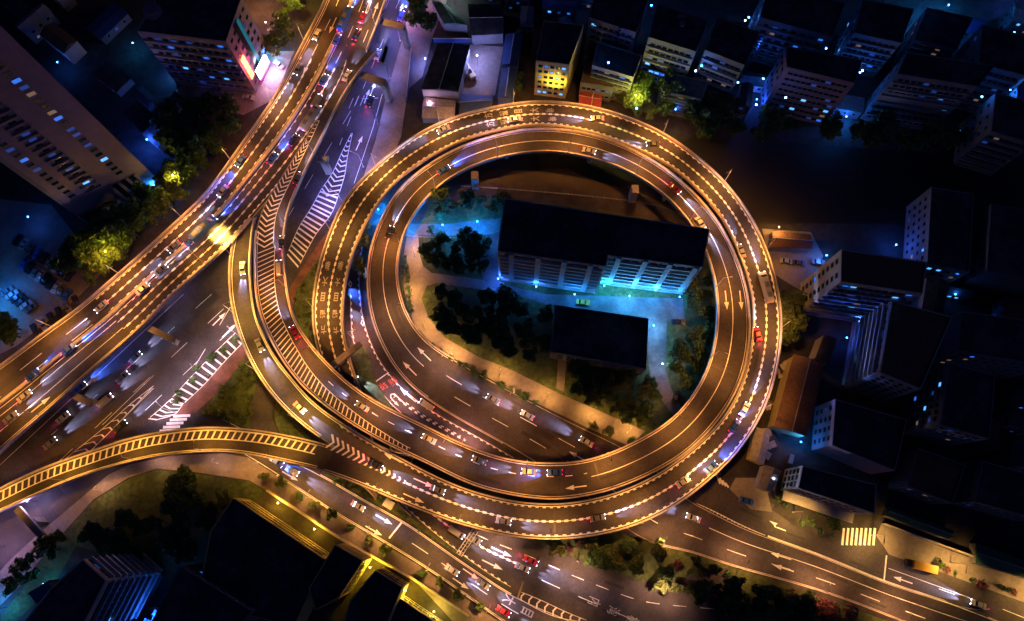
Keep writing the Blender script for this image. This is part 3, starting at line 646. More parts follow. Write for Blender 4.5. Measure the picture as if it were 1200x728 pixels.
lamps_along(HW, drange(hg, HW.len - 10, 30), 1, '%s lamp post on the loop side of the highway, counted down from the fork', 'lamp posts on the highway loop side', (1.0, .38, .06), E0_ * .9)
lamps_along(HW, drange(2, hs, 24), 1, '%s lamp post from the top on the highway above the pier frames', 'lamp posts above the pier frames', (1.0, .42, .10), E0_ * .9)
lamps_along(B1, drange(2, gore + 12, 25), 1, '%s lamp post from the top where the inner ramp leaves the highway', 'lamp posts at the ramp fork', (1.0, .42, .14), E0_ * .65)
lamps_along(B2, drange(fd(B2, 285, 265), fd(B2, 385, 505), 19), 0, '%s lamp post along the yellow lit single lane ramp, counted from the highway', 'lamp posts on the single lane ramp', AMBER, E0_ * 1.5)
lamps_along(DR, drange(4, tipd - 2, 21), 1, '%s lamp post on the lower parapet of the approach ramp, counted from the left edge', 'lamp posts on the approach ramp', (1.0, .41, .05), E0_ * .85)
lamps_along(R1, [fd(R1, *q) for q in ((480, -10), (455, 45), (448, 90), (430, 140), (413, 190), (395, 235))], 1, '%s cool white lamp post by the ground road above the loop, from the top', 'cool white lamp posts by the ground road', (.20, .23, 1.0), E0_ * 1.0, raised=False, parts=('l', 9.5, 2.6, 'lampwhite', False))
lamps_along(R1, [fd(R1, *q) for q in ((285, 395), (240, 435), (200, 478))], 1, '%s lamp post beside the zebra striped verge, counted down from the ramps', 'lamp posts by the striped verge', (.75, .50, .60), E0_ * 1.1, raised=False, parts=('l', 9.5, 2.6, 'lampwhite', False))
lamps_along(R1, [fd(R1, *q) for q in ((190, 330), (130, 380), (70, 430))], 0, '%s lamp post beneath the highway on the ground road, counted from the top', 'lamp posts beneath the highway', (.35, .32, 1.0), E0_ * 1.3, raised=False, parts=('l', 8.0, 2.6, 'lampwhite', False))
lamps_along(H, drange(12, H.len - 8, 23), 1, '%s lamp post on the tree lined pavement, counted from its upper left end', 'lamp posts on the tree lined pavement', (1.0, .44, .12), E0_ * .85, raised=False)
lamps_along(RO, drange(roe + 12, RO.len - 5, 26), 1, '%s lamp post by the hedge of the wide road below the loop', 'lamp posts by the hedge below the loop', (1.0, .50, .28), E0_ * 1.1, raised=False)
lamps_along(PUR, drange(fd(PUR, 415, 350), fd(PUR, 590, 535), 27), 0, '%s lamp post beside the turning road between the two rings, counted from the top', 'lamp posts by the turning road', (1.0, .38, .30), E0_ * .75, raised=False, parts=('l', 7.5, 2.0, 'lampglass', False))
lamps_along(G2, drange(fd(G2, 880, 595), G2.len - 10, 25), 0, '%s lamp post on the building side of the side road, counted from the loop', 'lamp posts on the side road', (1.0, .52, .13), E0_ * 1.25, raised=False)
# ================================================================ vehicles
def car_proto(name, L=4.5, W=1.8, Hh=1.42, body='carwhite', kind='car'):
    root = empty(name)
    pr = [(-.5, .28), (-.5, .62), (-.47, .66), (-.30, .68), (-.19, .97), (.10, 1.0), (.24, .70), (.45, .62), (.5, .50), (.5, .24)]
    if kind == 'van': pr = [(-.5, .2), (-.5, .95), (-.46, 1.0), (.28, 1.0), (.40, .62), (.48, .56), (.5, .45), (.5, .2)]
    n = len(pr); k = MB(); base = len(k.v)
    for sy in (-1, 1):
        for x, z in pr:
            t = .5 if z <= .7 else .5 - (z - .7) * .33
            k.v.append((x * L, sy * W * t, z * Hh))
    for i in range(n):
        j = (i + 1) % n; k.f.append((i, j, n + j, n + i)); k.m.append(0)
    k.f.append(tuple(range(n))[::-1]); k.m.append(0); k.f.append(tuple(range(n, 2 * n))); k.m.append(0)
    k.build('body', M[body], root)
    # glass sits just proud of the cabin
    gl = MB(); 
    if kind == 'van':
        gl.quad((.29 * L, -W * .37, .985 * Hh), (.39 * L, -W * .42, .64 * Hh), (.39 * L, W * .42, .64 * Hh), (.29 * L, W * .37, .985 * Hh)); gl.v = [(x + .02, y, z + .02) for x, y, z in gl.v]; gl.build('windscreen', M['glass'], root)
    else:
        gl.quad((.112 * L, -W * .37, .98 * Hh), (.232 * L, -W * .43, .72 * Hh), (.232 * L, W * .43, .72 * Hh), (.112 * L, W * .37, .98 * Hh)); gl.v = [(x + .02, y, z + .02) for x, y, z in gl.v]; gl.build('windscreen', M['glass'], root)
        gl = MB(); gl.quad((-.292 * L, W * .43, .70 * Hh), (-.198 * L, W * .38, .95 * Hh), (-.198 * L, -W * .38, .95 * Hh), (-.292 * L, -W * .43, .70 * Hh)); gl.v = [(x - .02, y, z + .03) for x, y, z in gl.v]; gl.build('rear_window', M['glass'], root)
        for sy in (-1, 1):
            gl = MB(); q = [(-.27 * L, sy * (W * .495), .72 * Hh), (.20 * L, sy * (W * .495), .72 * Hh), (.10 * L, sy * (W * .415), .955 * Hh), (-.18 * L, sy * (W * .415), .955 * Hh)]; gl.quad(*(q if sy < 0 else q[::-1])); gl.build('side_window', M['glass'], root)
    for sx in (-.31, .30):
        for sy in (-1, 1):
            wh = MB(); wh.bar((sx * L, sy * (W / 2 - .2), .31), (sx * L, sy * (W / 2 + .01), .31), .31, n=12); wh.build('wheel', M['tyre'], root)
    for sy in (-1, 1):
        h_ = MB(); h_.box((L * .5 + .005, sy * W * .36, Hh * .44), (.10, .34, .15)); h_.build('headlight', M['head'], root)
        h_ = MB(); h_.box((-L * .5 - .005, sy * W * .37, Hh * .50), (.10, .32, .14)); h_.build('tail_light', M['tail'], root)
    return root
for nm, c in (('carwhite', (.42, .42, .42)), ('cardark', (.02, .02, .025)), ('carblue', (.03, .10, .4)), ('carred', (.4, .02, .05)), ('carsilver', (.2, .21, .22)), ('cargrey', (.12, .12, .13))):
    M[nm] = mat(nm, c, .35, .03, 1, metal=.2)
M['lensoff'] = mat('unlit_lens', (.5, .5, .52), .3, .05, 1); M['tailoff'] = mat('unlit_tail_lens', (.25, .02, .02), .3, .05, 1)
CP = {}
def make_car(pos, ang, label, color='carwhite', lit=True, group=None, kind='car', zt=0.0, beam=1.0):
    key = (kind, color, lit)
    if key not in CP:
        L, W, Hh = {'car': (4.5, 1.8, 1.42), 'van': (5.2, 1.95, 2.0), 'bus': (10.5, 2.5, 3.0)}[kind]
        o = CP[key] = car_proto(kind, L, W, Hh, color, 'van' if kind != 'car' else 'car')
        if kind == 'bus':
            for ux in (-3, .5): k = MB(); k.box((ux, 0, Hh + .15), (1.8, 1.4, .26), taper=.85); k.build('roof_unit', M['carsilver'], o)
        if not lit:
            for ch in o.children:
                if ch.name.startswith('headlight'): ch.data.materials[0] = M['lensoff']
                if ch.name.startswith('tail'): ch.data.materials[0] = M['tailoff']
    else:
        o = CP[key].copy(); COL.objects.link(o)
        for ch in CP[key].children:
            if ch.type == 'LIGHT': continue
            c = ch.copy(); COL.objects.link(c); c.parent = o
    o.location = pos; o.rotation_euler = (0, 0, ang); tag(o, label, kind, group)
    if lit:
        fx = 2.45 if kind == 'car' else (2.8 if kind == 'van' else 5.4)
        for sy in (-1, 1):
            light('SPOT', (fx, sy * .62, .70), (.05, .16, 1.0) if color == 'carblue' else (.56, .58, 1.0), (36000 if color == 'carblue' else 30000) * beam, o, .05, 22 if color != 'carblue' else 40, .8, (1, sy * .015, -.06), 'beam')  # blue cars get strong blue beams, added to throw blue glow on the decks
        light('SPOT', (-fx, 0, .8), (1.0, .02, .12) if color in ('carred', 'cardark') else (.9, .05, .3), (900 if color in ('carred', 'cardark') else 250) * beam, o, .12, 100, .9, (-1, 0, -.22), 'tail_glow')
    return o
def drive(rd, px, py, fwd, label, color='carwhite', lo=0, hi=1e9, kind='car', beam=1.0, grp='cars driving with headlights on'):
    f = rd.find(px, py, lo, hi); t = rd.t[f[2]] * fwd
    return make_car((f[3].x, f[3].y, rd.c[f[2]].z + .03), math.atan2(t.y, t.x), label, color, True, grp, kind, beam=beam)
RL = RO.len
D_ = [
 (RO, 413, 280, 1, 'silver car on the left of the outermost ring between blue gap and lettering', 'carsilver', 500, RL), (RO, 395, 333, 1, 'blue car beside the painted characters on the left of the ring', 'carblue', 500, RL), (RO, 441, 226, 1, 'silver car on the upper left of the outermost ring by the deck edge', 'carsilver', 500, RL),  # cars added so their beams lay a violet sheen on the ring
 (RO, 860, 500, 1, 'blue car at lower right of the outermost ring near the scrap yard', 'carblue', 100, 600), (B1, 620, 553, -1, 'silver car at the very bottom of the inner ramp', 'carsilver', 0, 250),  # the ring car is likewise added for its beam
 (HW, 225, 283, -1, 'blue car on the highway before the fork flood lamp', 'carblue', 50, 500), (HW, 320, 187, -1, 'blue car on the highway at the start of the chevrons', 'carblue', 50, 500),
 (HW, 405, 25, -1, 'blue bus on the highway near the median at the top', 'carblue', 0, 60), (HW, 365, 140, -1, 'white bus on the highway above the bend beside the median', 'carwhite', 0, 200), (HW, 240, 270, -1, 'blue bus on the highway opposite the tower foot', 'carblue', 50, 300),
 (RO, 896, 338, 1, 'white bus on the right side of the outermost ring in the outer lane', 'carwhite', 200, 900), (RO, 800, 565, 1, 'white car at lower right of the ring before the side road', 'carwhite', 100, 500), (RO, 700, 607, 1, 'silver car at the bottom of the ring right of the gantry', 'carsilver', 50, 400), (RO, 700, 140, 1, 'white car on the outermost ring above the river', 'carwhite', 300, 900),
 (RO, 520, 153, 1, 'silver car on the outermost ring at upper left beside the arrow', 'carsilver', 300, 900), (RO, 603, 141, 1, 'white car at the top of the outermost ring below the road lettering', 'carwhite', 300, 900),
 (RO, 765, 170, 1, 'dark car on the outermost ring at upper right near the lit tree', 'cardark', 300, 900), (RO, 868, 295, 1, 'silver car on the right side of the outermost ring level with the long block', 'carsilver', 200, 900),
 (RO, 887, 392, 1, 'red car on the far right of the outermost ring', 'carred', 200, 900), (RO, 872, 480, 1, 'white car at lower right of the outermost ring in the inner lane', 'carwhite', 150, 600),
 (RO, 832, 548, 1, 'blue car at lower right of the outermost ring in the outer lane', 'carblue', 100, 600), (RO, 590, 611, 1, 'white car at the bottom of the outermost ring in the outer lane', 'carwhite', 0, 300),
 (RO, 513, 574, 1, 'silver car at lower left of the outermost ring past the arrow', 'carsilver', 0, 300), (RO, 440, 545, 1, 'dark car on the outermost ring beside the yellow chevrons', 'cardark', 0, 200),
 (RO, 425, 258, 1, 'white car on the left of the outermost ring passing the blue lit water edge', 'carwhite', 500, RL), (RO, 404, 305, 1, 'silver car on the left of the outermost ring above the lettering', 'carsilver', 500, RL),
 (RO, 393, 356, 1, 'white car amid the lettering on the left of the outermost ring', 'carwhite', 500, RL), (RO, 455, 205, 1, 'grey car on the upper left of the outermost ring in the outer lane', 'cargrey', 500, RL),
 (RO, 412, 440, 1, 'white car about to pass under the inner ramp', 'carwhite', 500, RL), (RO, 535, 624, 1, 'white van leaving the loop in front of the gantry', 'carwhite', RL * .7, RL), (RO, 556, 632, 1, 'silver car leaving the loop in the middle lane', 'carsilver', RL * .7, RL),
 (RO, 612, 665, 1, 'white car on the wide road below the loop after the beaded line ends', 'carwhite', RL * .7, RL), (RO, 622, 657, 1, 'red car on the wide road below the loop by the hedge', 'carred', RL * .7, RL),
 (B1, 331, 285, -1, 'dark car climbing the inner ramp beside the slanting hatch bars', 'cardark', 0, 200), (B1, 328, 315, -1, 'white van climbing the inner ramp beside the hatch bars', 'carwhite', 0, 200), (B1, 346, 390, -1, 'red car climbing the inner ramp where the hatched strip bends', 'carred', 0, 200),
 (B1, 350, 210, -1, 'grey car on the inner ramp where it joins the highway', 'cargrey', 0, 100), (B1, 425, 477, -1, 'silver car on the inner ramp above the pier cap', 'carsilver', 0, 250), (B1, 503, 515, -1, 'white car on the inner ramp before the arrow', 'carwhite', 0, 250),
 (B1, 562, 540, -1, 'silver car on the bottom of the inner ramp', 'carsilver', 0, 250), (B1, 650, 554, -1, 'blue car on the bottom of the inner ramp by the arrow', 'carblue', 0, 260), (B1, 690, 178, -1, 'white car at the top of the inner ring', 'carwhite', 200, 800),
 (B1, 790, 222, -1, 'red car at the upper right of the inner ring', 'carred', 200, 800), (B1, 820, 262, -1, 'white car on the inner ring above the long block corner', 'carwhite', 200, 800), (B1, 520, 200, -1, 'blue car at the upper left of the inner ring', 'carblue', 300, 900),
 (B1, 457, 273, -1, 'dark car on the left of the inner ring', 'cardark', 300, 900), (B1, 578, 468, -1, 'silver car on the landing road past the lane arrows', 'carsilver', 400, B1.len), (B1, 618, 487, -1, 'white car on the landing road in the middle', 'carwhite', 400, B1.len),
 (B1, 687, 518, -1, 'white car coming out from under the rings on the landing road', 'carwhite', 400, B1.len), (B1, 812, 607, -1, 'white car on the road to the lower right near the hedge', 'carwhite', 450, B1.len),
 (B2, 285, 315, 1, 'white car on the single lane ramp near the highway', 'carwhite', 0, 400), (B2, 305, 405, 1, 'silver car halfway along the single lane ramp', 'carsilver', 0, 400), (B2, 352, 478, 1, 'white car at the end of the single lane ramp', 'carwhite', 0, 400),
 (PUR, 500, 475, -1, 'pink lit van on the turning road before the red lettering', 'carwhite', 0, 400), (H, 343, 552, 1, 'white car on the lower road beneath the approach ramp', 'carwhite', 0, 400), (H, 325, 541, 1, 'blue car on the lower road beneath the approach ramp', 'carblue', 0, 400),
 (H, 420, 593, 1, 'white car on the lower road before the stop bar', 'carwhite', 0, 400), (H, 530, 668, 1, 'white car on the lower road beyond the stop bar', 'carwhite', 0, 400), (H, 566, 684, 1, 'silver car on the lower road behind the painted characters', 'carsilver', 0, 400),
 (H, 590, 716, 1, 'dark red car parked at the pavement edge of the lower road', 'carred', 0, 400), (G2, 1145, 708, -1, 'white car on the side road behind the lorry', 'carwhite', 0, 600),
 (HW, 425, 22, -1, 'red car on the highway at the top beside the parapet', 'carred', 0, 60), (HW, 418, 42, -1, 'dark car on the highway near the top in the red glow', 'cardark', 0, 80), (HW, 407, 90, -1, 'white car on the highway where the ramp forks off', 'carwhite', 0, 160),
 (HW, 395, 48, -1, 'blue car on the highway in the inner lane near the top', 'carblue', 0, 100), (HW, 380, 95, -1, 'blue car on the highway beside the median above the bend', 'carblue', 0, 200), (HW, 372, 120, -1, 'silver van on the highway beside the median above the bend', 'carsilver', 0, 200),
 (HW, 372, 42, 1, 'white car on the highway tree side near the top', 'carwhite', 0, 100), (HW, 350, 82, 1, 'silver car on the highway tree side beside the glowing screen', 'carsilver', 0, 200), (HW, 283, 190, 1, 'blue car on the highway tree side at the bend', 'carblue', 0, 300),
 (HW, 262, 225, 1, 'white car on the highway tree side below the bend', 'carwhite', 0, 300), (HW, 345, 165, -1, 'dark car on the highway at the bend beside the median', 'cardark', 0, 300), (HW, 205, 290, 1, 'grey car on the highway beside the tall tower', 'cargrey', 0, 400),
 (HW, 190, 318, -1, 'silver car on the highway opposite the bright trees', 'carsilver', 50, 400), (HW, 168, 340, -1, 'white car on the highway opposite the car park', 'carwhite', 50, 400), (HW, 120, 360, 1, 'white car on the highway lane next to the car park', 'carwhite', 50, 500),
 (HW, 82, 410, -1, 'blue car on the highway beside the median at lower left', 'carblue', 50, 500), (HW, 40, 440, -1, 'blue car on the highway at lower left close to the edge', 'carblue', 50, 500), (HW, 30, 465, -1, 'white car on the highway at lower left beside the lane arrow', 'carwhite', 50, 500), (HW, 14, 490, -1, 'silver car on the highway at the left edge', 'carsilver', 50, 500),
 (R1, 95, 455, -1, 'blue car on the ground road beside the highway', 'carblue', 0, 500), (R1, 160, 420, -1, 'white car on the ground road in the dark patch', 'carwhite', 0, 500), (R1, 145, 443, -1, 'silver car on the ground road before the long chevrons', 'carsilver', 0, 500), (R1, 125, 470, -1, 'white van on the ground road before the long chevrons', 'carwhite', 0, 500),
 (R1, 75, 490, -1, 'white car on the ground road at lower left', 'carwhite', 0, 500), (R1, 60, 520, -1, 'silver car on the ground road by the approach ramp', 'carsilver', 0, 500), (R1, 142, 500, -1, 'dark car on the ground road between chevrons and crossing', 'cardark', 0, 500), (R1, 443, 65, -1, 'pink lit white car on the ground road between the pier frames', 'carwhite', 0, 200), (R1, 470, 20, -1, 'blue car on the ground road at the top', 'carblue', 0, 200), (R1, 434, 120, -1, 'dark car on the ground road below the second pier frame', 'cardark', 0, 200)]
for q in D_:
    rd, x, y, fw, lb, c, lo_, hi_ = q
    drive(rd, x, y, fw, lb, c, lo_, hi_, 'van' if ' van ' in lb else ('bus' if ' bus ' in lb else 'car'))
def parked(px, py, dx, dy, label, color, z=.05, kind='car', group='cars parked on the ground'):
    a = P(px, py, z); b = P(px + dx, py + dy, z); d = b - a
    return make_car(a, math.atan2(d.y, d.x), label, color, False, group, kind)
cols = ['cardark', 'carwhite', 'cargrey', 'carblue', 'cardark', 'carsilver', 'carwhite', 'cardark']
for i in range(6): parked(42 + 9.6 * i, 387 - 6.6 * i, 5, 10, '%s parked car from the left in the row against the highway' % ORD[i], ['cardark', 'carsilver', 'cardark', 'cardark', 'cargrey', 'cardark'][i])
for i in range(9): parked(22 + 7.6 * i * 1.0, 282 + 5.2 * i, 6, -9, '%s parked car from the left in the upper row of the car park' % ORD[i], cols[i % 8])
for i in range(9): parked(30 + 6.2 * i, 302 + 4.6 * i + 8, -6, 9, '%s parked car from the left in the middle row of the car park' % ORD[i], cols[(i + 3) % 8])
for i in range(6): parked(10 + 5.6 * i, 342 + 4.0 * i, 8, -5, '%s parked car from the left in the small row at the left edge' % ORD[i], cols[(i + 5) % 8])
parked(100, 288, 9, -3, 'white car parked alone under the tower', 'carwhite')
for (x, y, dx, dy, c, lb) in ((874, 587, 10, 3, 'carblue', 'blue car parked in the small yard at the end of the striped verge'), (683, 355, 9, 1, 'yellowpaint', 'yellow taxi in the blue lit yard between the two central buildings'), (794, 378, 9, 0, 'cardark', 'dark car at the right end of the blue lit yard'), (792, 466, 5, -11, 'cardark', 'dark car on the path inside the loop at lower right'), (327, 77, 8, 6, 'carwhite', 'white car beside the glowing screen'), (1150, 590, 9, 2, 'cargrey', 'grey car parked far right among the dark roofs'),
    (921, 307, 8, 1, 'carwhite', 'white car parked right of the ring by the pale wall'), (935, 309, 8, 1, 'cargrey', 'grey car parked right of the ring by the pale wall'), (958, 308, 8, 1, 'carsilver', 'silver car parked at the foot of the pale end wall'), (255, 107, 9, 1, 'carsilver', 'silver car in front of the hotel block'), (292, 115, 9, 2, 'carwhite', 'white car in front of the hotel block near the screen')):
    parked(x, y, dx, dy, lb, c)
# yellow lorry
def lorry():
    root = empty('lorry', P(1075, 663, .14)); a = P(1056, 659, .1); b = P(1090, 668, .1); d = a - b; root.rotation_euler = (0, 0, math.atan2(d.y, d.x)); tag(root, 'yellow lorry with a dark cab waiting on the side road', 'lorry')
    k = MB(); k.box((-1.3, 0, 1.2), (7.4, 2.4, .3)); k.build('chassis', M['steel'], root)
    k = MB(); k.box((-1.3, 0, 2.1), (7.2, 2.45, 1.5)); k.box((-1.3, 0, 2.88), (7.0, 2.2, .06)); k.build('cargo_body', M['yellowpaint'], root)
    k = MB(); k.box((3.6, 0, 1.75), (1.9, 2.3, 2.1), taper=.88); cab = k.build('cab', M['cardark'], root)
    k = MB(); k.quad((4.6, -1.0, 1.7), (4.6, 1.0, 1.7), (4.46, .95, 2.6), (4.46, -.95, 2.6)); k.build('windscreen', M['glass'], cab)
    for x in (3.4, -2.2, -3.6):
        for sy in (-1, 1): w_ = MB(); w_.bar((x, sy * .85, .5), (x, sy * 1.2, .5), .5, n=14); w_.build('wheel', M['tyre'], root)
    for sy in (-1, 1): w_ = MB(); w_.box((4.62, sy * .85, .95), (.1, .3, .2)); w_.build('headlight', M['lensoff'], root)
lorry()
# ================================================================ ground cover
def gsheet(name, pts, z, m, kind='structure', curve=False):
    return sheet_obj(name, pts, z, M[m], curve, kind)
gsheet('lawn', [(497, 255), (520, 222), (600, 230), (700, 245), (800, 268), (838, 310), (843, 380), (830, 430), (790, 485), (745, 520), (700, 505), (560, 440), (490, 395), (470, 330), (474, 290)], .05, 'grass', curve=True)
gsheet('path', [(478, 268), (490, 275), (492, 300), (496, 312), (506, 320), (590, 331), (590, 343), (512, 332), (500, 335), (494, 350), (502, 372), (522, 396), (560, 418), (600, 434), (655, 461), (756, 505), (738, 523), (690, 502), (632, 474), (580, 447), (545, 428), (512, 408), (490, 388), (478, 365), (473, 335), (473, 300)], .09, 'paving')
gsheet('path', [(654, 420), (664, 421), (661, 459), (652, 456)], .10, 'paving')
gsheet('path', [(757, 365), (782, 372), (780, 435), (789, 462), (800, 480), (790, 488), (776, 470), (762, 440), (758, 410)], .11, 'courtpaving')
gsheet('yard', [(575, 255), (585, 262), (586, 333), (640, 345), (800, 350), (803, 378), (760, 374), (640, 357), (570, 335), (560, 310)], .12, 'courtpaving')
gsheet('path', [(428, 240), (450, 238), (478, 262), (520, 263), (560, 258), (600, 255), (600, 272), (560, 275), (520, 277), (480, 275), (452, 268), (430, 262)], .08, 'courtpaving')
gsheet('riverbank', [(497, 220), (560, 214), (640, 214), (700, 222), (760, 233), (800, 245), (800, 262), (740, 250), (640, 238), (560, 232), (505, 238)], .09, 'ground')
gsheet('pavement', [(486, -40), (540, -40), (508, 40), (500, 70), (495, 90), (478, 105), (470, 160), (452, 205), (435, 245), (418, 260), (425, 210), (440, 165), (453, 110), (463, 75), (473, 40), (481, 0)], .12, 'paving')
gsheet('pavement', [(283, 402), (290, 395), (296, 425), (262, 455), (228, 484), (205, 486), (214, 474), (238, 452), (262, 425)], .16, 'brick')
gsheet('pavement', [(400, 250), (415, 245), (395, 280), (372, 315), (352, 345), (340, 360), (335, 345), (350, 320), (375, 283)], .16, 'brick')
gsheet('lawn', [(285, 423), (300, 405), (330, 440), (303, 455), (297, 470), (293, 503), (262, 492), (235, 485)], .17, 'grass')
gsheet('side_road', [(303, 440), (325, 455), (319, 475), (319, 490), (326, 506), (326, 540), (291, 530), (293, 500), (294, 475)], .19, 'asphalt')
gsheet('lawn', [(325, 462), (350, 500), (370, 518), (328, 508), (321, 490)], .2, 'grass')
gsheet('lawn', [(347, 340), (368, 310), (400, 262), (372, 350), (366, 400), (385, 430), (352, 385), (345, 362)], .2, 'grass')
gsheet('lawn', [(410, 405), (425, 402), (432, 415), (437, 440), (445, 455), (462, 482), (440, 475), (424, 455)], .2, 'grass')
gsheet('lawn', [(380, 555), (427, 582), (477, 610), (535, 650), (600, 692), (543, 650), (510, 622), (470, 590), (430, 565)], .21, 'grass')
gsheet('lawn', [(596, 632), (640, 634), (720, 622), (800, 645), (900, 678), (1060, 735), (900, 740), (850, 718), (775, 690), (720, 670), (670, 652), (623, 636)], .10, 'grass')
gsheet('pavement', [(90, 575), (150, 545), (200, 534), (260, 531), (300, 538), (360, 578), (427, 624), (490, 662), (575, 722), (640, 770), (560, 760), (485, 679), (440, 654), (400, 632), (350, 599), (315, 576), (292, 563), (233, 554), (183, 549), (150, 560), (110, 585), (60, 640), (20, 690), (-40, 750), (-60, 700)], .07, 'paving')
gsheet('lawn', [(292, 564), (310, 577), (285, 600), (270, 680), (180, 680), (120, 650), (90, 640), (60, 690), (20, 728), (-10, 740), (60, 640), (110, 587), (150, 562), (183, 551), (233, 556)], .08, 'grass')
gsheet('pavement', [(1027, 628), (1033, 614), (1100, 640), (1200, 678), (1290, 710), (1290, 735), (1200, 706), (1137, 683), (1090, 666), (1042, 650)], .15, 'paving')
gsheet('pavement', [(862, 560), (895, 560), (905, 600), (880, 597), (868, 586), (855, 573)], .15, 'paving')
gsheet('rough_verge', [(905, 598), (916, 570), (990, 605), (988, 632), (975, 636), (937, 620)], .15, 'ground')
gsheet('car_park', [(-30, 230), (60, 240), (100, 290), (120, 320), (90, 350), (20, 405), (-30, 430)], .05, 'paving')
gsheet('forecourt', [(300, 60), (345, 60), (330, 95), (318, 118), (285, 135), (200, 112), (215, 98), (300, 107)], .05, 'paving')
gsheet('yard', [(550, 52), (590, 55), (580, 112), (536, 112)], .07, 'paving')
gsheet('yard', [(893, 268), (950, 272), (965, 300), (945, 345), (905, 320)], .06, 'paving')
gsheet('yard', [(890, 465), (907, 425), (930, 418), (905, 520), (888, 560), (872, 545)], .06, 'ground')
# walls, kerbs and railings as things
def wall_px(name, a, b, h, th, m, label, cat='wall', z=0.05, coping=True):
    A, B = P(*a, z), P(*b, z); root = wroot(name, A, label, cat); d = (B - A); L = d.length; ang = math.atan2(d.y, d.x); c = (A + B) / 2
    k = MB(); k.box((c.x, c.y, h / 2), (L, th, h), ang); k.build('panel', M[m], root)
    if coping:
        k = MB(); k.box((c.x, c.y, h + .06), (L + .1, th + .16, .12), ang); k.build('coping', M['parapet'], root)
    return root
wpts = [(315, 575), (350, 598), (400, 631), (440, 653), (485, 678), (550, 721)]
for i, (a, b) in enumerate(zip(wpts, wpts[1:])): wall_px('boundary_wall', a, b, 2.4, .5, 'wall_lamp_yellow', '%s stretch from upper left of the yellow wall along the tree lined pavement' % ORD[i])
wall_px('hoarding', (483, 62), (477, 118), 2.5, .2, 'roof_blue', 'blue hoarding between the pavement and the building site')
wall_px('hoarding', (508, 50), (554, 50), 2.5, .2, 'roof_blue', 'blue hoarding behind the large dark shed')
wall_px('boundary_wall', (1033, 614), (1145, 655), 2.2, .3, 'wall_cream', 'pale wall behind the pavement above the lorry')
wall_px('boundary_wall', (1145, 658), (1215, 683), 2.2, .3, 'wall_cream', 'pale wall in front of the green roof')
def railing(pts, label, z=.1, h=1.1, st=2.2):
    A = P(*pts[0], z); root = wroot('railing', A, label, 'railing'); L = resample(cr(pts), 80); k = MB()
    Q = [P(x, y, z) for x, y in L]
    for a, b in zip(Q, Q[1:]):
        for zz in (h, h * .5): k.bar((a.x, a.y, zz), (b.x, b.y, zz), .05, n=4)
    k.build('handrail', M['rail'], root); acc = 0; k = MB(); n = 0
    for a, b in zip(Q, Q[1:]):
        acc += (b - a).length
        if acc > st: acc = 0; p = MB(); p.box((b.x, b.y, h / 2 + .05), (.12, .12, h + .1)); p.build('post', M['rail'], root); n += 1
        if n > 95: break
railing([(540, 219), (600, 223), (700, 232), (770, 242), (812, 262)], 'pale railing along the river bank inside the loop', st=4)
railing([(452, 268), (480, 277), (520, 279), (560, 277), (585, 272)], 'railing along the blue lit path inside the loop')
# ---------------------------------------------------------------- pier frames standing beside the highway
def portal(a, b, c, label, z=12.2):
    """beam from deck edge a to knee b (photo pixels at deck height), column down to foot c on the ground"""
    A, B_, C = P(*a, z), P(*b, z), P(*c, 0); root = wroot('pier_frame', Vector((C.x, C.y, 0)), label, 'bridge pier')
    d = B_ - A; ang = math.atan2(d.y, d.x); m_ = (A + B_) / 2; k = MB(); k.box((m_.x, m_.y, z - .8), (d.length + 1.2, 2.4, 1.6), ang); k.build('beam', M['concrete'], root)
    k = MB(); k.box((B_.x, B_.y, (z - 1.65) / 2), (1.8, 2.1, z - 1.65), ang); k.build('column', M['concrete'], root)
portal((448, 25), (472, 31), (480, 68), 'upper bridge pier frame reaching out from the highway over the ground road')
portal((424, 87), (450, 96), (458, 128), 'second bridge pier frame down, reaching out from the highway over the ground road')
def pierthing(x, y, z, h_, label, w_=(2.2, 1.6), cap=None):
    C = P(x, y, z); root = wroot('bridge_pier', Vector((C.x, C.y, 0)), label, 'bridge pier')
    k = MB(); k.box((C.x, C.y, z / 2 - .5), (w_[0], w_[1], z - 1), cap[1] if cap else 0); k.build('column', M['concrete'], root)
    if cap: k = MB(); k.box((C.x, C.y, z - .0), (cap[0], 2.0, 1.4), cap[1]); k.build('cap', M['concrete'], root)
pierthing(378, 187, 10, 10, 'lone pier stub standing beside the hatched ramp over the ground road', (2.0, 2.0), (4.2, 0))
pierthing(190, 392, 11, 11, 'pier with a cap jutting out under the highway beside the ground road', (1.8, 1.8), (9.5, R(-25)))
pierthing(92, 466, 11, 11, 'pier with a cap jutting out under the highway at lower left', (1.8, 1.8), (9.5, R(-25)))
pierthing(556, 204, 9.5, 9.5, 'orange lit pier under the inner ring at upper left, by the river bank', (2.4, 3.0))
pierthing(745, 220, 9.5, 9.5, 'orange lit pier under the inner ring at upper right, by the river bank', (2.4, 3.0))
pierthing(398, 422, 7.5, 7.5, 'pier with a long cap crossing the outermost ring below the hatched ramp', (1.8, 1.8), (17, R(40)))
pierthing(35, 612, 7, 7, 'pier with a long cap under the approach ramp at the left edge', (2.2, 2.2), (12, R(-42)))
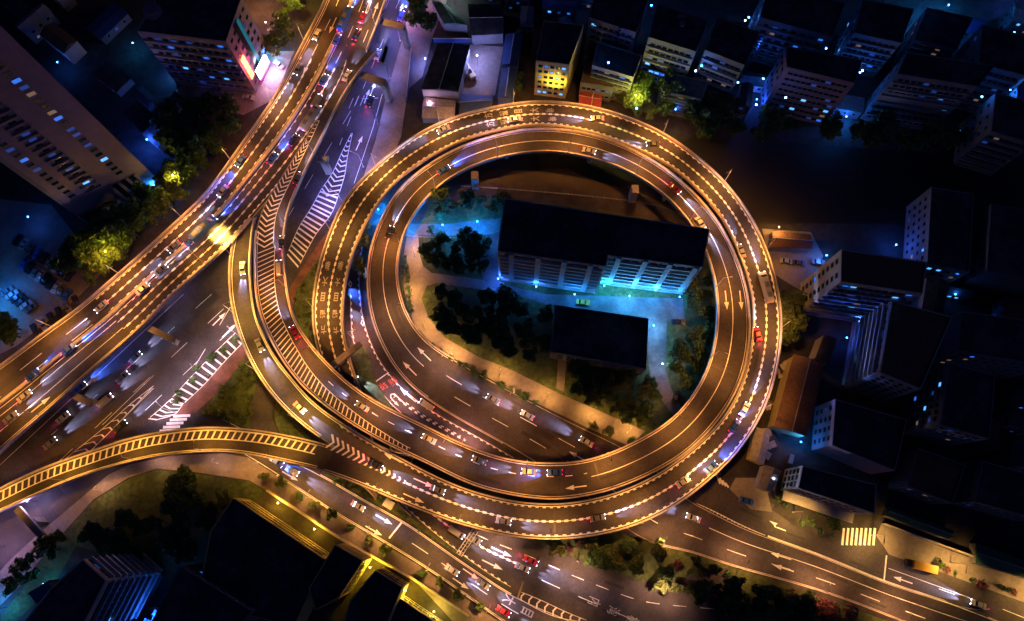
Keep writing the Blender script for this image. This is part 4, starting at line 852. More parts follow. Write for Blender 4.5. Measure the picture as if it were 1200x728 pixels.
# small kiosk, overhead signs
def kiosk():
    C = P(457, 591, .1); r_ = wroot('kiosk', C, 'small white utility cabin on the grass wedge beside the ramp', 'cabin')
    k = MB(); k.box((C.x, C.y, 1.4), (2.8, 2.2, 2.6), R(-30)); k.build('walls', M['wall_cream'], r_); k = MB(); k.box((C.x, C.y, 2.8), (3.2, 2.6, .18), R(-30)); k.build('roof', M['paint'], r_)
kiosk()
def gantry(a, b, label, z=6.5, zb=.1, n=3):
    A, B_ = P(*a, z), P(*b, z); r_ = wroot('sign_gantry', Vector((A.x, A.y, zb)), label, 'sign gantry'); d = B_ - A; nn = Vector((-d.y, d.x, 0)).normalized()
    for p in (A, B_): k = MB(); k.bar((p.x, p.y, zb), (p.x, p.y, z), .22, .18, 8); k.build('post', M['paint'], r_)
    for j in range(n): o = nn * (j - (n - 1) / 2) * .9; k = MB(); k.bar(A + o, B_ + o, .13, n=6); k.build('beam', M['paint'], r_)
    k = MB()
    for t in range(9): c = A + d * (t / 8); k.bar(c - nn * .95, c + nn * .95, .07, n=4)
    k.build('bracing', M['paint'], r_)
    return r_
gr_ = gantry((557, 622), (538, 650), 'white overhead sign gantry across the lanes leaving the loop')
def sign_board(x, y, z, ang, L, label, m='yellowpaint'):
    C = P(x, y, z); r_ = wroot('road_sign', Vector((C.x, C.y, .1)), label, 'road sign'); k = MB(); k.box((C.x, C.y, z), (L, .5, 1.6), ang); k.build('sign_panel', M[m], r_)
    k = MB(); k.bar((C.x, C.y, .1), (C.x, C.y, z - .82), .16, n=8); k.build('post', M['galv'], r_)
M['signyellow'] = mat('yellowish_concrete', (.5, .42, .22), .7, .1, 1)
sign_board(610, 691, 4, R(70), 5, 'narrow pale sign bar at the head of the striped wedge', 'signyellow')
# ---------------------------------------------------------------- buildings
def win_mesh(w, h, m):
    k = MB(); 
    for a in ((-w / 2 - .08, 0, .08, h + .24), (w / 2 + .08, 0, .08, h + .24)): k.box((a[0], .04, 0), (.16, .12, h + .3), mi=0)
    k.box((0, .04, h / 2 + .08), (w, .12, .14), mi=0); k.box((0, .06, -h / 2 - .08), (w, .2, .14), mi=0)
    k.quad((-w / 2, .02, -h / 2), (w / 2, .02, -h / 2), (w / 2, .02, h / 2), (-w / 2, .02, h / 2), mi=1)
    me = bpy.data.meshes.new('window'); me.from_pydata(k.v, [], k.f)
    for q in (M['wall_grey'], M[m]): me.materials.append(q)
    for p, i in zip(me.polygons, k.m): p.material_index = i
    me.update(); return me
WM = {}
def windows(root, a, b, z0, z1, rows, cols, w=1.3, h=1.4, lit=.15, lits=('winblue', 'wincyan', 'windim', 'windim', 'windimwarm'), sill=None, margin=.06, cap=99, skip=None, rows_from_top=False, seed=0):
    """window parts on the wall standing on ground segment a-b (world points), facing right of a->b"""
    r_ = random.Random(seed + int(abs(a[0]) * 7)); d = Vector((b[0] - a[0], b[1] - a[1], 0)); L = d.length; d.normalize(); n = Vector((d.y, -d.x, 0)); ang = math.atan2(-d.y, -d.x)
    L0 = WORLD[root.name]; cnt = root.get('_w', 0); extra = []
    for i in range(rows):
        for j in range(cols):
            if skip and skip(i, j): continue
            m = r_.choice(lits) if r_.random() < lit else 'windark'
            t = margin + (1 - 2 * margin) * (j + .5) / cols; z = z0 + (z1 - z0) * (i + .5) / rows
            p = Vector((a[0], a[1], 0)) + d * (L * t) + n * .015; key = (round(w, 2), round(h, 2), m)
            if key not in WM: WM[key] = win_mesh(w, h, m)
            if cnt >= cap: extra.append((p, z, key)); continue
            o = bpy.data.objects.new('window', WM[key]); COL.objects.link(o); o.parent = root; o.location = (p.x - L0[0], p.y - L0[1], z - L0[2]); o.rotation_euler = (0, 0, ang); cnt += 1
    root['_w'] = cnt
    if extra:
        k = MB()
        for p, z, key in extra: c = p + n * .04; k.box((c.x, c.y, z), (w, .06, h), math.atan2(d.y, d.x))
        o = k.build('window', M['windark'], root); o['kind'] = 'stuff'
FOOT = []
def bldg(name, roof_px, h, label, wall='wall_grey', roof='roof_dark', cat='building', ground=None, win=(), para=.7, slabs=(), base=0.0, extras=True, seed=1):
    """prism: roof outline read off the photograph at height h (or the footprint at the ground)"""
    pts = [P(x, y, h) for x, y in roof_px] if ground is None else [P(x, y, 0) for x, y in ground]
    pts = [Vector((p.x, p.y, 0)) for p in pts]; n = len(pts)
    ar = sum(pts[i].x * pts[(i + 1) % n].y - pts[(i + 1) % n].x * pts[i].y for i in range(n)); ccw = ar > 0
    c = sum(pts, Vector()) / n; root = wroot(name, c, label, cat); FOOT.append((c, max((p - c).length for p in pts)))
    k = MB(); k.prism(pts, base, h); k.build('wall', M[wall], root)
    k = MB(); k.prism([c + (p - c) * .985 for p in pts], h + .02, h + .22); rf = k.build('roof', M[roof], root)
    if para:
        k = MB()
        for i in range(n):
            a, b = pts[i], pts[(i + 1) % n]; d = b - a; ang = math.atan2(d.y, d.x); m_ = (a + b) / 2; inn = (c - m_).normalized() * .14; k.box((m_.x + inn.x, m_.y + inn.y, h + para / 2 + .01 + i * .004), (d.length - .02, .24, para), ang)
        k.build('roof_edge', M[wall], root)
    r_ = random.Random(seed)
    if h > 6:
        for q in range(r_.randint(4, 8)):
            i = r_.randrange(n); t = r_.uniform(.15, .75); p = c + (pts[i] - c) * t; k = MB(); hh = r_.choice((.8, .9, 2.2)); k.box((p.x, p.y, h + .25 + hh / 2), (r_.uniform(1.0, 3.0) * (1 if hh < 1 else 1.4), r_.uniform(1, 2.4), hh), math.atan2((pts[1] - pts[0]).y, (pts[1] - pts[0]).x)); k.build('roof_hut' if hh > 1 else 'roof_unit', M['wall_grey'], rf)
    # windows: (edge index, rows, cols, lit, w, h)
    for spec in win:
        ei, rows, cols, lit = spec[:4]; ww = spec[4] if len(spec) > 4 else 1.3; hh = spec[5] if len(spec) > 5 else 1.4; lits = spec[6] if len(spec) > 6 else ('winblue', 'wincyan', 'windim', 'windim', 'windimwarm')
        a, b = pts[ei], pts[(ei + 1) % n]
        if not ccw: a, b = b, a
        windows(root, a, b, base + 1.0, h - .6, rows, cols, ww, hh, lit, lits, seed=ei + seed)
    for ei, rows, depth, m in slabs:     # projecting floor bands / balconies
        a, b = pts[ei], pts[(ei + 1) % n]
        if not ccw: a, b = b, a
        d = b - a; nn = Vector((d.y, -d.x, 0)).normalized(); ang = math.atan2(d.y, d.x); m_ = (a + b) / 2 + nn * (depth / 2 + .01)
        for i in range(rows): z = base + (h - base) * (i + .15) / rows; k = MB(); k.box((m_.x, m_.y, z), (d.length * .96, depth, .9), ang); k.build('balcony', M[m], root)
    root['_p'] = 0; del root['_p']
    return root, pts, ccw
def ribs(root, pts, ei, ts, h, w_=1.6, depth=.9, m='wall_cream', ccw=True, ladder=True):
    n = len(pts); a, b = pts[ei], pts[(ei + 1) % n]
    if not ccw: a, b = b, a
    d = b - a; nn = Vector((d.y, -d.x, 0)).normalized(); ang = math.atan2(d.y, d.x)
    for t in ts:
        p = a + d * t + nn * (depth / 2 + .02); k = MB(); k.box((p.x, p.y, h / 2 + .6), (w_, depth, h + 1.2), ang)
        tw = k.build('stair_tower', M[m], root)
        if ladder:
            k = MB(); q = a + d * t + nn * (depth + .04)
            for i in range(int(h / 1.5)): k.box((q.x, q.y, 1 + i * 1.5), (w_ * .6, .04, .7), ang)
            k.build('slot_window', M['windark'], tw)
# central long block
r_, pts, cc = bldg('long_block', [(591, 233), (831, 269), (823, 314), (712, 300), (710, 313), (583, 295)], 26, 'long dark roofed residential block in the middle of the loop', 'wall_cream', 'roof_dark', 'apartment block',
    win=[(4, 8, 12, .06, 2.2, 1.5), (2, 8, 9, .35, 2.2, 1.5, ('winblue', 'windark', 'winblue')), (1, 8, 2, .1)], slabs=[(4, 8, .9, 'wall_cream'), (2, 8, .9, 'wall_cream')])
ribs(r_, pts, 4, [.13, .38, .62, .86], 26, ccw=cc); ribs(r_, pts, 2, [.12, .40, .66, .93], 26, ccw=cc)
r_, pts, cc = bldg('low_hall', [(650, 358), (760, 374), (757, 433), (645, 413)], 9, 'low dark hall with a flat roof just south of the long block', 'wall_grey', 'roof_dark', win=[(2, 2, 9, .0, 1.6, 1.2)], para=.9)
# left tower: footprint from the ground
r_, pts, cc = bldg('tower_block', None, 104, 'very tall pink tower leaning in from the upper left corner', 'wall_mauve', 'roof_dark', 'tower', ground=[(192, 217), (102, 262), (50, 215), (140, 172)], win=())
a, b = pts[1], pts[0]
if not cc: pass
d = (pts[0] - pts[1]); dn = d.normalized(); nn = Vector((dn.y, -dn.x, 0)); nn = nn if nn.dot(P(300, 400) - pts[0]) > 0 else -nn; ang = math.atan2(d.y, d.x)
Lt = d.length
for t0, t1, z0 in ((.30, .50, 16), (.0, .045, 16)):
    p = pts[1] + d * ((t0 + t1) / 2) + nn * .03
    k = MB(); k.box((p.x, p.y, (z0 + 102) / 2), ((t1 - t0) * Lt, .05, 102 - z0), ang); k.build('recess_shade_strip', M['wall_dark'], r_)  # flat dark strips; the shade of the recesses is put into their colour
rr = random.Random(5)
for t in (.17, .40, .74):
    for i in range(26):
        z = 18 + i * 3.2; m = rr.choice(('winblue', 'wincyan', 'windim', 'windim', 'windimwarm')) if rr.random() < (.55 if t > .6 else .3) else 'windark'; key = (2.2, 1.5, m)
        if key not in WM: WM[key] = win_mesh(2.2, 1.5, m)
        o = bpy.data.objects.new('window', WM[key]); COL.objects.link(o); o.parent = r_; p = pts[1] + d * t + nn * .08; L0 = WORLD[r_.name]; o.location = (p.x - L0[0], p.y - L0[1], z); o.rotation_euler = (0, 0, math.atan2(-nn.x, nn.y) if False else ang + (math.pi if Vector((math.cos(ang + math.pi / 2), math.sin(ang + math.pi / 2), 0)).dot(nn) < 0 else 0))
for i in range(26):
    z = 16.6 + i * 3.2; p = pts[1] + d * .40 + nn * .5; k = MB(); k.box((p.x, p.y, z), (.19 * Lt, .9, .8), ang); k.build('balcony', M['wall_mauve'], r_)
for j, t in enumerate((.55, .65, .75, .85)):
    p = pts[1] + d * t + nn * .3; k = MB(); k.box((p.x, p.y, 7.5), (.8, .6, 13), ang); k.build('pilaster', M['wall_mauve'], r_)
for t in (.6, .7, .8): p = pts[1] + d * t + nn * .05; k = MB(); k.box((p.x, p.y, 7.5), (2.0, .06, 12), ang); k.build('tall_window', M['windark'], r_)
r_, pts, cc = bldg('podium', None, 6, 'orange lit podium with a sloping roof at the foot of the tall tower', 'wall_mauve', 'roof_brown', 'building', ground=[(150, 243), (130, 279), (90, 250), (103, 262)], win=[(0, 1, 5, 0)])
# hotel block top left
r_, pts, cc = bldg('hotel_block', None, 30, 'pink hotel like block with ledges at top left beside the glowing screen', 'wall_pink', 'roof_dark', 'building', ground=[(206, 97), (300, 108), (316, 60), (236, 40)], win=[(0, 7, 10, .14, 1.8, 1.3), (1, 7, 5, .1, 1.6, 1.3)], slabs=[(0, 7, .8, 'wall_pink')])
k = MB(); C = P(180, 15, 30); k.bar((C.x, C.y, 30.3), (C.x, C.y, 32.6), 3.2, 2.6, 16); k.build('water_tank', M['wall_grey'], r_)
a, b = pts[1], pts[2]; d = b - a; nn = Vector((d.y, -d.x, 0)).normalized(); nn = nn if nn.dot(P(600, 300) - a) > 0 else -nn; ang = math.atan2(d.y, d.x)
p = a + d * .45 + nn * .1; k = MB(); k.box((p.x, p.y, 16), (d.length * .16, .2, 27), ang); k.build('glass_strip', M['wincyan'] if False else M['glass'], r_)
M['tealglow'] = mat('teal_strip', (.02, .2, .25), .4, emit=(.0, .25, .35), es=.35)
p = a + d * .55 + nn * .25; k = MB(); k.box((p.x, p.y, 17), (1.6, .1, 24), ang); k.build('lit_strip', M['tealglow'], r_)
for i in range(4):
    q = P(279 + 2.6 * i, 68 + 4.2 * i, 18 - i * 1.2); s_ = a + d * .12 + nn * .6; k = MB(); k.box((s_.x, s_.y, 17.5 - i * 3.1), (2.3, .25, 2.3), ang); sg = k.build('sign_letter', M['signred'], r_)
light('POINT', tuple(a + d * .12 + nn * 3 + Vector((0, 0, 14)))[:3], (1, .12, .3), 2600, None, 1.0, name='sign_glow')
# glowing screen building
A_, B_ = P(303, 92, 3), P(314, 70, 3); r_ = wroot('screen_board', Vector((A_.x, A_.y, 0)), 'brilliant white and magenta advertising screen facing the highway at top left', 'lit screen')
d = B_ - A_; ang = math.atan2(d.y, d.x); m_ = (A_ + B_) / 2; k = MB(); k.box((m_.x, m_.y, 4.2), (d.length, .5, 4.4), ang); k.build('frame', M['steel'], r_)
nn = Vector((d.y, -d.x, 0)).normalized(); k = MB(); k.box((m_.x + nn.x * .3, m_.y + nn.y * .3, 4.2), (d.length * .96, .06, 4.0), ang); k.build('screen', M['signwhite'], r_); k = MB(); k.box((m_.x, m_.y, 6.5), (d.length * .9, .7, .1), ang); k.build('top_light_strip', M['signwhite'], r_)
k = MB(); k.box((m_.x + nn.x * .45, m_.y + nn.y * .45, 1.7), (d.length * .96, .1, .3), ang); k.build('magenta_strip', M['signmag'], r_)
k = MB(); k.box((m_.x, m_.y, 1.0), (d.length * .7, .4, 2), ang); k.build('base', M['concrete'], r_)
light('AREA', (m_.x + nn.x * 1.0, m_.y + nn.y * 1.0, 5.5), (.75, .45, 1.0), 5200, None, name='screen_spill', direction=(nn.x, nn.y, -.5)).data.size = 4
light('POINT', (m_.x - nn.x * 4, m_.y - nn.y * 4, 6), (.02, .1, 1.0), 6000, None, .5, name='screen_back_glow')
light('POINT', (m_.x + d.x, m_.y + d.y, 5), (.1, .5, 1.0), 3500, None, .5, name='screen_side_glow')
# top: building site sheds
def shed(roof_px, h, label, roof='tin', wall='wall_grey', rise=1.2, cat='shed', win=()):
    """low building with a gabled, ribbed roof; ridge runs along the longer direction"""
    p = [P(x, y, h) for x, y in roof_px]; p = [Vector((q.x, q.y, 0)) for q in p]; c = sum(p, Vector()) / 4; r_ = wroot('shed', c, label, cat); FOOT.append((c, max((q - c).length for q in p)))
    k = MB(); k.prism([c + (q - c) * .96 for q in p], 0, h); k.build('wall', M[wall], r_)
    if (p[1] - p[0]).length > (p[2] - p[1]).length: e = [p[0], p[1], p[2], p[3]]
    else: e = [p[1], p[2], p[3], p[0]]
    m0 = (e[0] + e[3]) / 2; m1 = (e[1] + e[2]) / 2; up = Vector((0, 0, h + .05)); ur = Vector((0, 0, h + rise)); k = MB()
    for a, b in ((e[0], e[1]), (e[3], e[2])):
        q = [a + up, b + up, m1 + ur, m0 + ur]; nr = (q[1] - q[0]).cross(q[2] - q[0]); k.quad(*(q if nr.z > 0 else q[::-1]))
    for t in range(1, 14):
        for a, b in ((e[0], e[1]), (e[3], e[2])): s_ = a.lerp(b, t / 14) + up; u_ = m0.lerp(m1, t / 14) + ur; k.bar(s_ + Vector((0, 0, .03)), u_ + Vector((0, 0, .03)), .05, n=4)
    k.quad(e[0] + up, m0 + ur, e[3] + up); k.quad(e[1] + up, e[2] + up, m1 + ur)
    k.build('roof', M[roof], r_)
    k = MB(); k.bar(m0 + ur, m1 + ur, .14, n=6); k.build('ridge', M['rail'], r_)
    k = MB(); n_ = (e[1] - e[0]); mid = (e[0] + e[1]) / 2 * .96 + c * .04; k.box((mid.x, mid.y, h * .4), (2.4, .3, h * .7), math.atan2(n_.y, n_.x)); k.build('door', M['steel'], r_)
    return r_
shed([(512, 52), (551, 53), (537, 108), (493, 105)], 8, 'large dark gabled shed on the building site above the ring', 'roof_dark')
shed([(497, 114), (534, 118), (532, 139), (494, 139)], 3.5, 'pale corrugated shed against the top of the ring', 'tin')
shed([(541, 110), (578, 113), (574, 126), (538, 134)], 3, 'blue flat shed between the pale yard and the ring', 'roof_blue')
shed([(592, 40), (613, 42), (606, 78), (588, 76)], 6, 'upper blue ribbed shed left of the yellow block', 'roof_blue')
shed([(588, 80), (606, 82), (601, 116), (583, 114)], 6, 'lower blue ribbed shed left of the yellow block', 'roof_blue')
shed([(505, 0), (530, 10), (548, 30), (520, 28)], 5, 'green roofed shed at the top edge beside the round tree', 'roof_green')
shed([(548, 5), (590, 5), (590, 40), (552, 42)], 6, 'dark roofed shed at the top edge right of the green one', 'roof_dark')
r_, pts, cc = bldg('yellow_block', [(637, 25), (684, 30), (667, 77), (628, 72)], 21, 'narrow block with a bright yellow lit end wall just above the ring', 'wall_lamp_yellow', 'roof_dark', 'apartment block', win=[(2, 6, 5, .25, 1.2, 1.3, ('winblue', 'wincyan'))], para=.5)
q = P(655, 116, 6); light('SPOT', (P(650, 130, 0).x, P(650, 130, 0).y, 9), (1, .72, .08), 9000, None, .4, 100, .8, (P(648, 90, 12) - P(650, 130, 9)), 'wall_flood')
r_, _, _ = bldg('red_block', [(690, 55), (735, 62), (718, 104), (680, 98)], 9, 'dark red roofed block right of the yellow one', 'wall_grey', 'roof_brown', win=[(2, 2, 6, .4)])
shed([(679, 107), (706, 111), (704, 126), (678, 121)], 4, 'bright red roofed shed touching the ring at the top', 'roof_red')
# top right estate: dark slabs with a few lit windows
slabs_ = [((700, -20), (760, 0), (745, 40), (690, 22), 22, 'dark slab at the top right of centre beneath the frame edge'), ((770, 5), (830, 25), (815, 62), (760, 45), 24, 'stepped dark slab with blue flecks right of the small red light'),
 ((840, 20), (890, 40), (872, 78), (826, 60), 24, 'dark slab with long balconies in the dim estate'), ((700, 50), (752, 66), (742, 92), (694, 78), 16, 'low dark slab lit bright blue at one corner'), ((900, -20), (990, 5), (975, 45), (890, 22), 22, 'long dark slab on the upper right beneath the frame edge'),
 ((1010, 0), (1070, 12), (1055, 52), (1000, 40), 20, 'dark slab with pale streaks beside its roof'), ((1085, 10), (1140, 22), (1120, 60), (1070, 48), 16, 'small block washed in blue at far upper right'), ((1150, 30), (1210, 45), (1200, 90), (1145, 76), 24, 'slab cut by the right frame edge near the top'),
 ((920, 55), (1010, 72), (1001, 99), (921, 80), 27, 'pinkish block with many lit windows at the upper right'), ((1062, 62), (1165, 78), (1145, 103), (1050, 88), 28, 'bluish block with a grid of balconies at the upper right'), ((1165, 110), (1225, 125), (1210, 170), (1160, 155), 22, 'dark slab at the right edge beside two blue lights'),
 ((780, 85), (830, 97), (822, 118), (775, 108), 12, 'low dark block among trees with one pale light')]
for i, (a, b, c, d_, h, lb) in enumerate(slabs_):
    big = i in (8, 9)
    r_, pts, cc = bldg('estate_block', [a, b, c, d_], h, lb, 'wall_mauve' if i == 8 else 'wall_grey', 'roof_dark', 'apartment block', win=[(2, 8 if big else 6, 11 if big else 7, .22 if i == 8 else (.10 if i == 9 else .13), 1.6, 1.3), (3, 5, 3, .1)], slabs=[(2, 7 if big else 6, .8, 'wall_mauve' if i == 8 else 'wall_grey')] if i != 8 else [], seed=i)
    r_['group'] = 'apartment blocks of the dark estate'
# right side
r_, pts, cc = bldg('corner_block', [(985, 293), (1085, 308), (1080, 345), (984, 331)], 33, 'block with a tall pale end wall lit orange, right of the ring', 'wall_cream', 'roof_brown', 'apartment block', win=[(3, 9, 2, .08, 1.5, 1.5), (2, 9, 9, .25, 1.8, 1.4)], slabs=[(2, 9, .7, 'wall_grey')])
r_, pts, cc = bldg('balcony_block', [(1044, 353), (1115, 372), (1078, 457), (1030, 437)], 25, 'block with crooked lit balconies and a red brown roof at middle right', 'wall_cream', 'roof_brown', 'apartment block', win=[(3, 8, 10, .12, 1.4, 1.4), (2, 8, 4, .05)], slabs=[(3, 8, 1.0, 'wall_cream')])
shed([(930, 415), (966, 428), (946, 512), (907, 500)], 8, 'long brown tiled shed beside the right of the ring', 'roof_brown', 'wall_lamp_yellow', 1.5, 'building')
r_, _, _ = bldg('dark_block', [(978, 468), (1062, 492), (1048, 552), (974, 522)], 16, 'black roofed block with a small pink gable below the balcony block', 'wall_pink', 'roof_dark', win=[(3, 4, 4, .05)])
r_, _, _ = bldg('street_block', [(940, 546), (1026, 568), (1024, 602), (934, 572)], 15, 'black roofed block above the rough verge of the side road', 'wall_cream', 'roof_dark', win=[(3, 4, 3, 0), (2, 3, 9, .1)], slabs=[(2, 1, 3.0, 'wall_cream')])
r_, _, _ = bldg('far_block', [(1110, 425), (1165, 440), (1158, 515), (1100, 498)], 26, 'dim bluish block at far right with two floors of small windows', 'wall_grey', 'roof_dark', win=[(3, 7, 8, .06), (2, 7, 5, .1)])
r_, _, _ = bldg('far_block', [(1125, 365), (1230, 380), (1230, 430), (1120, 412)], 20, 'dark roofed block cut by the right edge above the bluish one', 'wall_grey', 'roof_dark', win=[(2, 5, 8, .12)])
r_, _, _ = bldg('far_block', [(1090, 220), (1140, 228), (1135, 320), (1085, 310)], 16, 'dark block beyond the river at right with a faint blue side', 'wall_grey', 'roof_dark', win=[(3, 4, 8, .06), (2, 4, 4, .2)])
r_, _, _ = bldg('far_block', [(1160, 240), (1230, 250), (1230, 330), (1155, 318)], 18, 'dark block beyond the river at the right edge', 'wall_dark', 'roof_dark', win=[(3, 4, 8, .05)])
r_, _, _ = bldg('far_block', [(1075, 525), (1130, 545), (1115, 590), (1062, 570)], 12, 'low dark roofed house among the yards at lower right', 'wall_grey', 'roof_brown', win=[(2, 3, 5, .15)])
r_, _, _ = bldg('far_block', [(1150, 540), (1225, 562), (1220, 610), (1140, 588)], 14, 'dark roofed house with a blue side at the right edge', 'wall_grey', 'roof_dark', win=[(2, 3, 6, .2), (3, 3, 4, .3)])
shed([(1143, 636), (1215, 662), (1215, 682), (1143, 660)], 4, 'green roofed shed at the lower right edge', 'roof_green')
shed([(1042, 594), (1118, 622), (1112, 632), (1038, 604)], 4, 'long narrow green edged shed above the pale wall', 'roof_green')
shed([(896, 545), (916, 552), (905, 577), (888, 570)], 5, 'small glowing white canopy building at the bend of the ring', 'tin', 'wall_cream')
shed([(885, 500), (903, 508), (895, 545), (878, 538)], 4, 'yellow lit tin shed pressed against the lower right of the ring', 'tin', 'wall_lamp_yellow')
shed([(905, 270), (950, 275), (952, 292), (902, 290)], 4, 'orange lit flat shed at the river end right of the ring', 'roof_brown')
# lower left
r_, _, _ = bldg('hall_block', [(274, 583), (382, 656), (345, 735), (232, 705), (247, 623)], 14, 'huge black roof in the lower left with a yellow lit edge', 'wall_lamp_yellow', 'roof_dark', win=[(0, 3, 18, 0, 1.5, 1.3)], extras=False)
r_, _, _ = bldg('hall_block', [(393, 638), (426, 657), (398, 700), (370, 715), (362, 690)], 15, 'black roofed wing with a yellow lit stairwell right of the huge roof', 'wall_lamp_yellow', 'roof_dark', win=[(1, 4, 7, 0)], extras=False)
r_, _, _ = bldg('hall_block', [(440, 668), (472, 688), (448, 745), (400, 740), (410, 705)], 15, 'black roofed wing with a bright yellow lit wall at the bottom edge', 'wall_lamp_yellow', 'roof_dark', win=[(0, 3, 5, 0)], extras=False)
r_, _, _ = bldg('hall_block', [(468, 700), (520, 735), (500, 760), (452, 740)], 9, 'low flat building with a white parapet at the bottom edge', 'wall_cream', 'roof_dark', win=[(0, 2, 8, 0)], extras=False)
r_, _, _ = bldg('striped_block', [(98, 655), (126, 680), (95, 740), (25, 735), (60, 690)], 33, 'block with slanting pale balconies at lower left', 'wall_cream', 'roof_dark', 'apartment block', win=[(0, 9, 4, .05, 1.8, 1.4), (1, 9, 8, .08, 1.6, 1.4)], slabs=[(0, 9, .9, 'wall_cream'), (1, 9, .9, 'wall_grey')])
r_, _, _ = bldg('back_block', [(212, 663), (296, 715), (250, 770), (175, 735)], 18, 'dark block with a bluish facade between the striped block and the huge roof', 'wall_dark', 'roof_dark', 'apartment block', win=[(0, 5, 10, .08)])
r_, _, _ = bldg('village_house', [(103, 632), (128, 617), (140, 632), (114, 645)], 6, 'small house with a rust red roof at the edge of the dark wood', 'wall_cream', 'roof_brown', 'house', win=[(2, 1, 3, 0)])
r_, _, _ = bldg('village_house', [(34, 695), (58, 680), (66, 695), (44, 708)], 6, 'small house with a blue roof at the lower left corner', 'wall_grey', 'roof_blue', 'house', win=[(1, 1, 3, .5)])
r_, _, _ = bldg('annex', [(177, 712), (205, 725), (190, 745), (165, 735)], 4, 'flat roof glowing vivid blue at the bottom edge', 'wall_grey', 'roof_blue', 'building')
# excavator on the pale yard
def excavator():
    C = P(553, 90, .1); r_ = wroot('excavator', C, 'small pale excavator with its arm raised on the pale yard', 'excavator')
    for s_ in (-1, 1): k = MB(); k.box((C.x + s_ * 1.0, C.y, .45), (.6, 3.6, .8), 0); k.build('track', M['steel'], r_)
    k = MB(); k.box((C.x, C.y - .2, 1.6), (2.5, 2.8, 1.4), R(30)); k.build('body', M['signyellow'], r_); k = MB(); k.box((C.x - .6, C.y + .6, 2.7), (1.1, 1.4, 1.3), R(30), taper=.85); k.build('cab', M['glass'], r_)
    k = MB(); k.bar((C.x, C.y + 1.2, 2), (C.x - 2.2, C.y + 4.2, 4.4), .3, .22, 6); k.build('boom', M['signyellow'], r_); k = MB(); k.bar((C.x - 2.2, C.y + 4.2, 4.4), (C.x - 3.0, C.y + 5.6, 1.4), .22, .15, 6); k.build('stick', M['signyellow'], r_)
    k = MB(); k.box((C.x - 3.0, C.y + 5.8, .9), (1.0, .7, .8)); k.build('bucket', M['steel'], r_)
excavator()
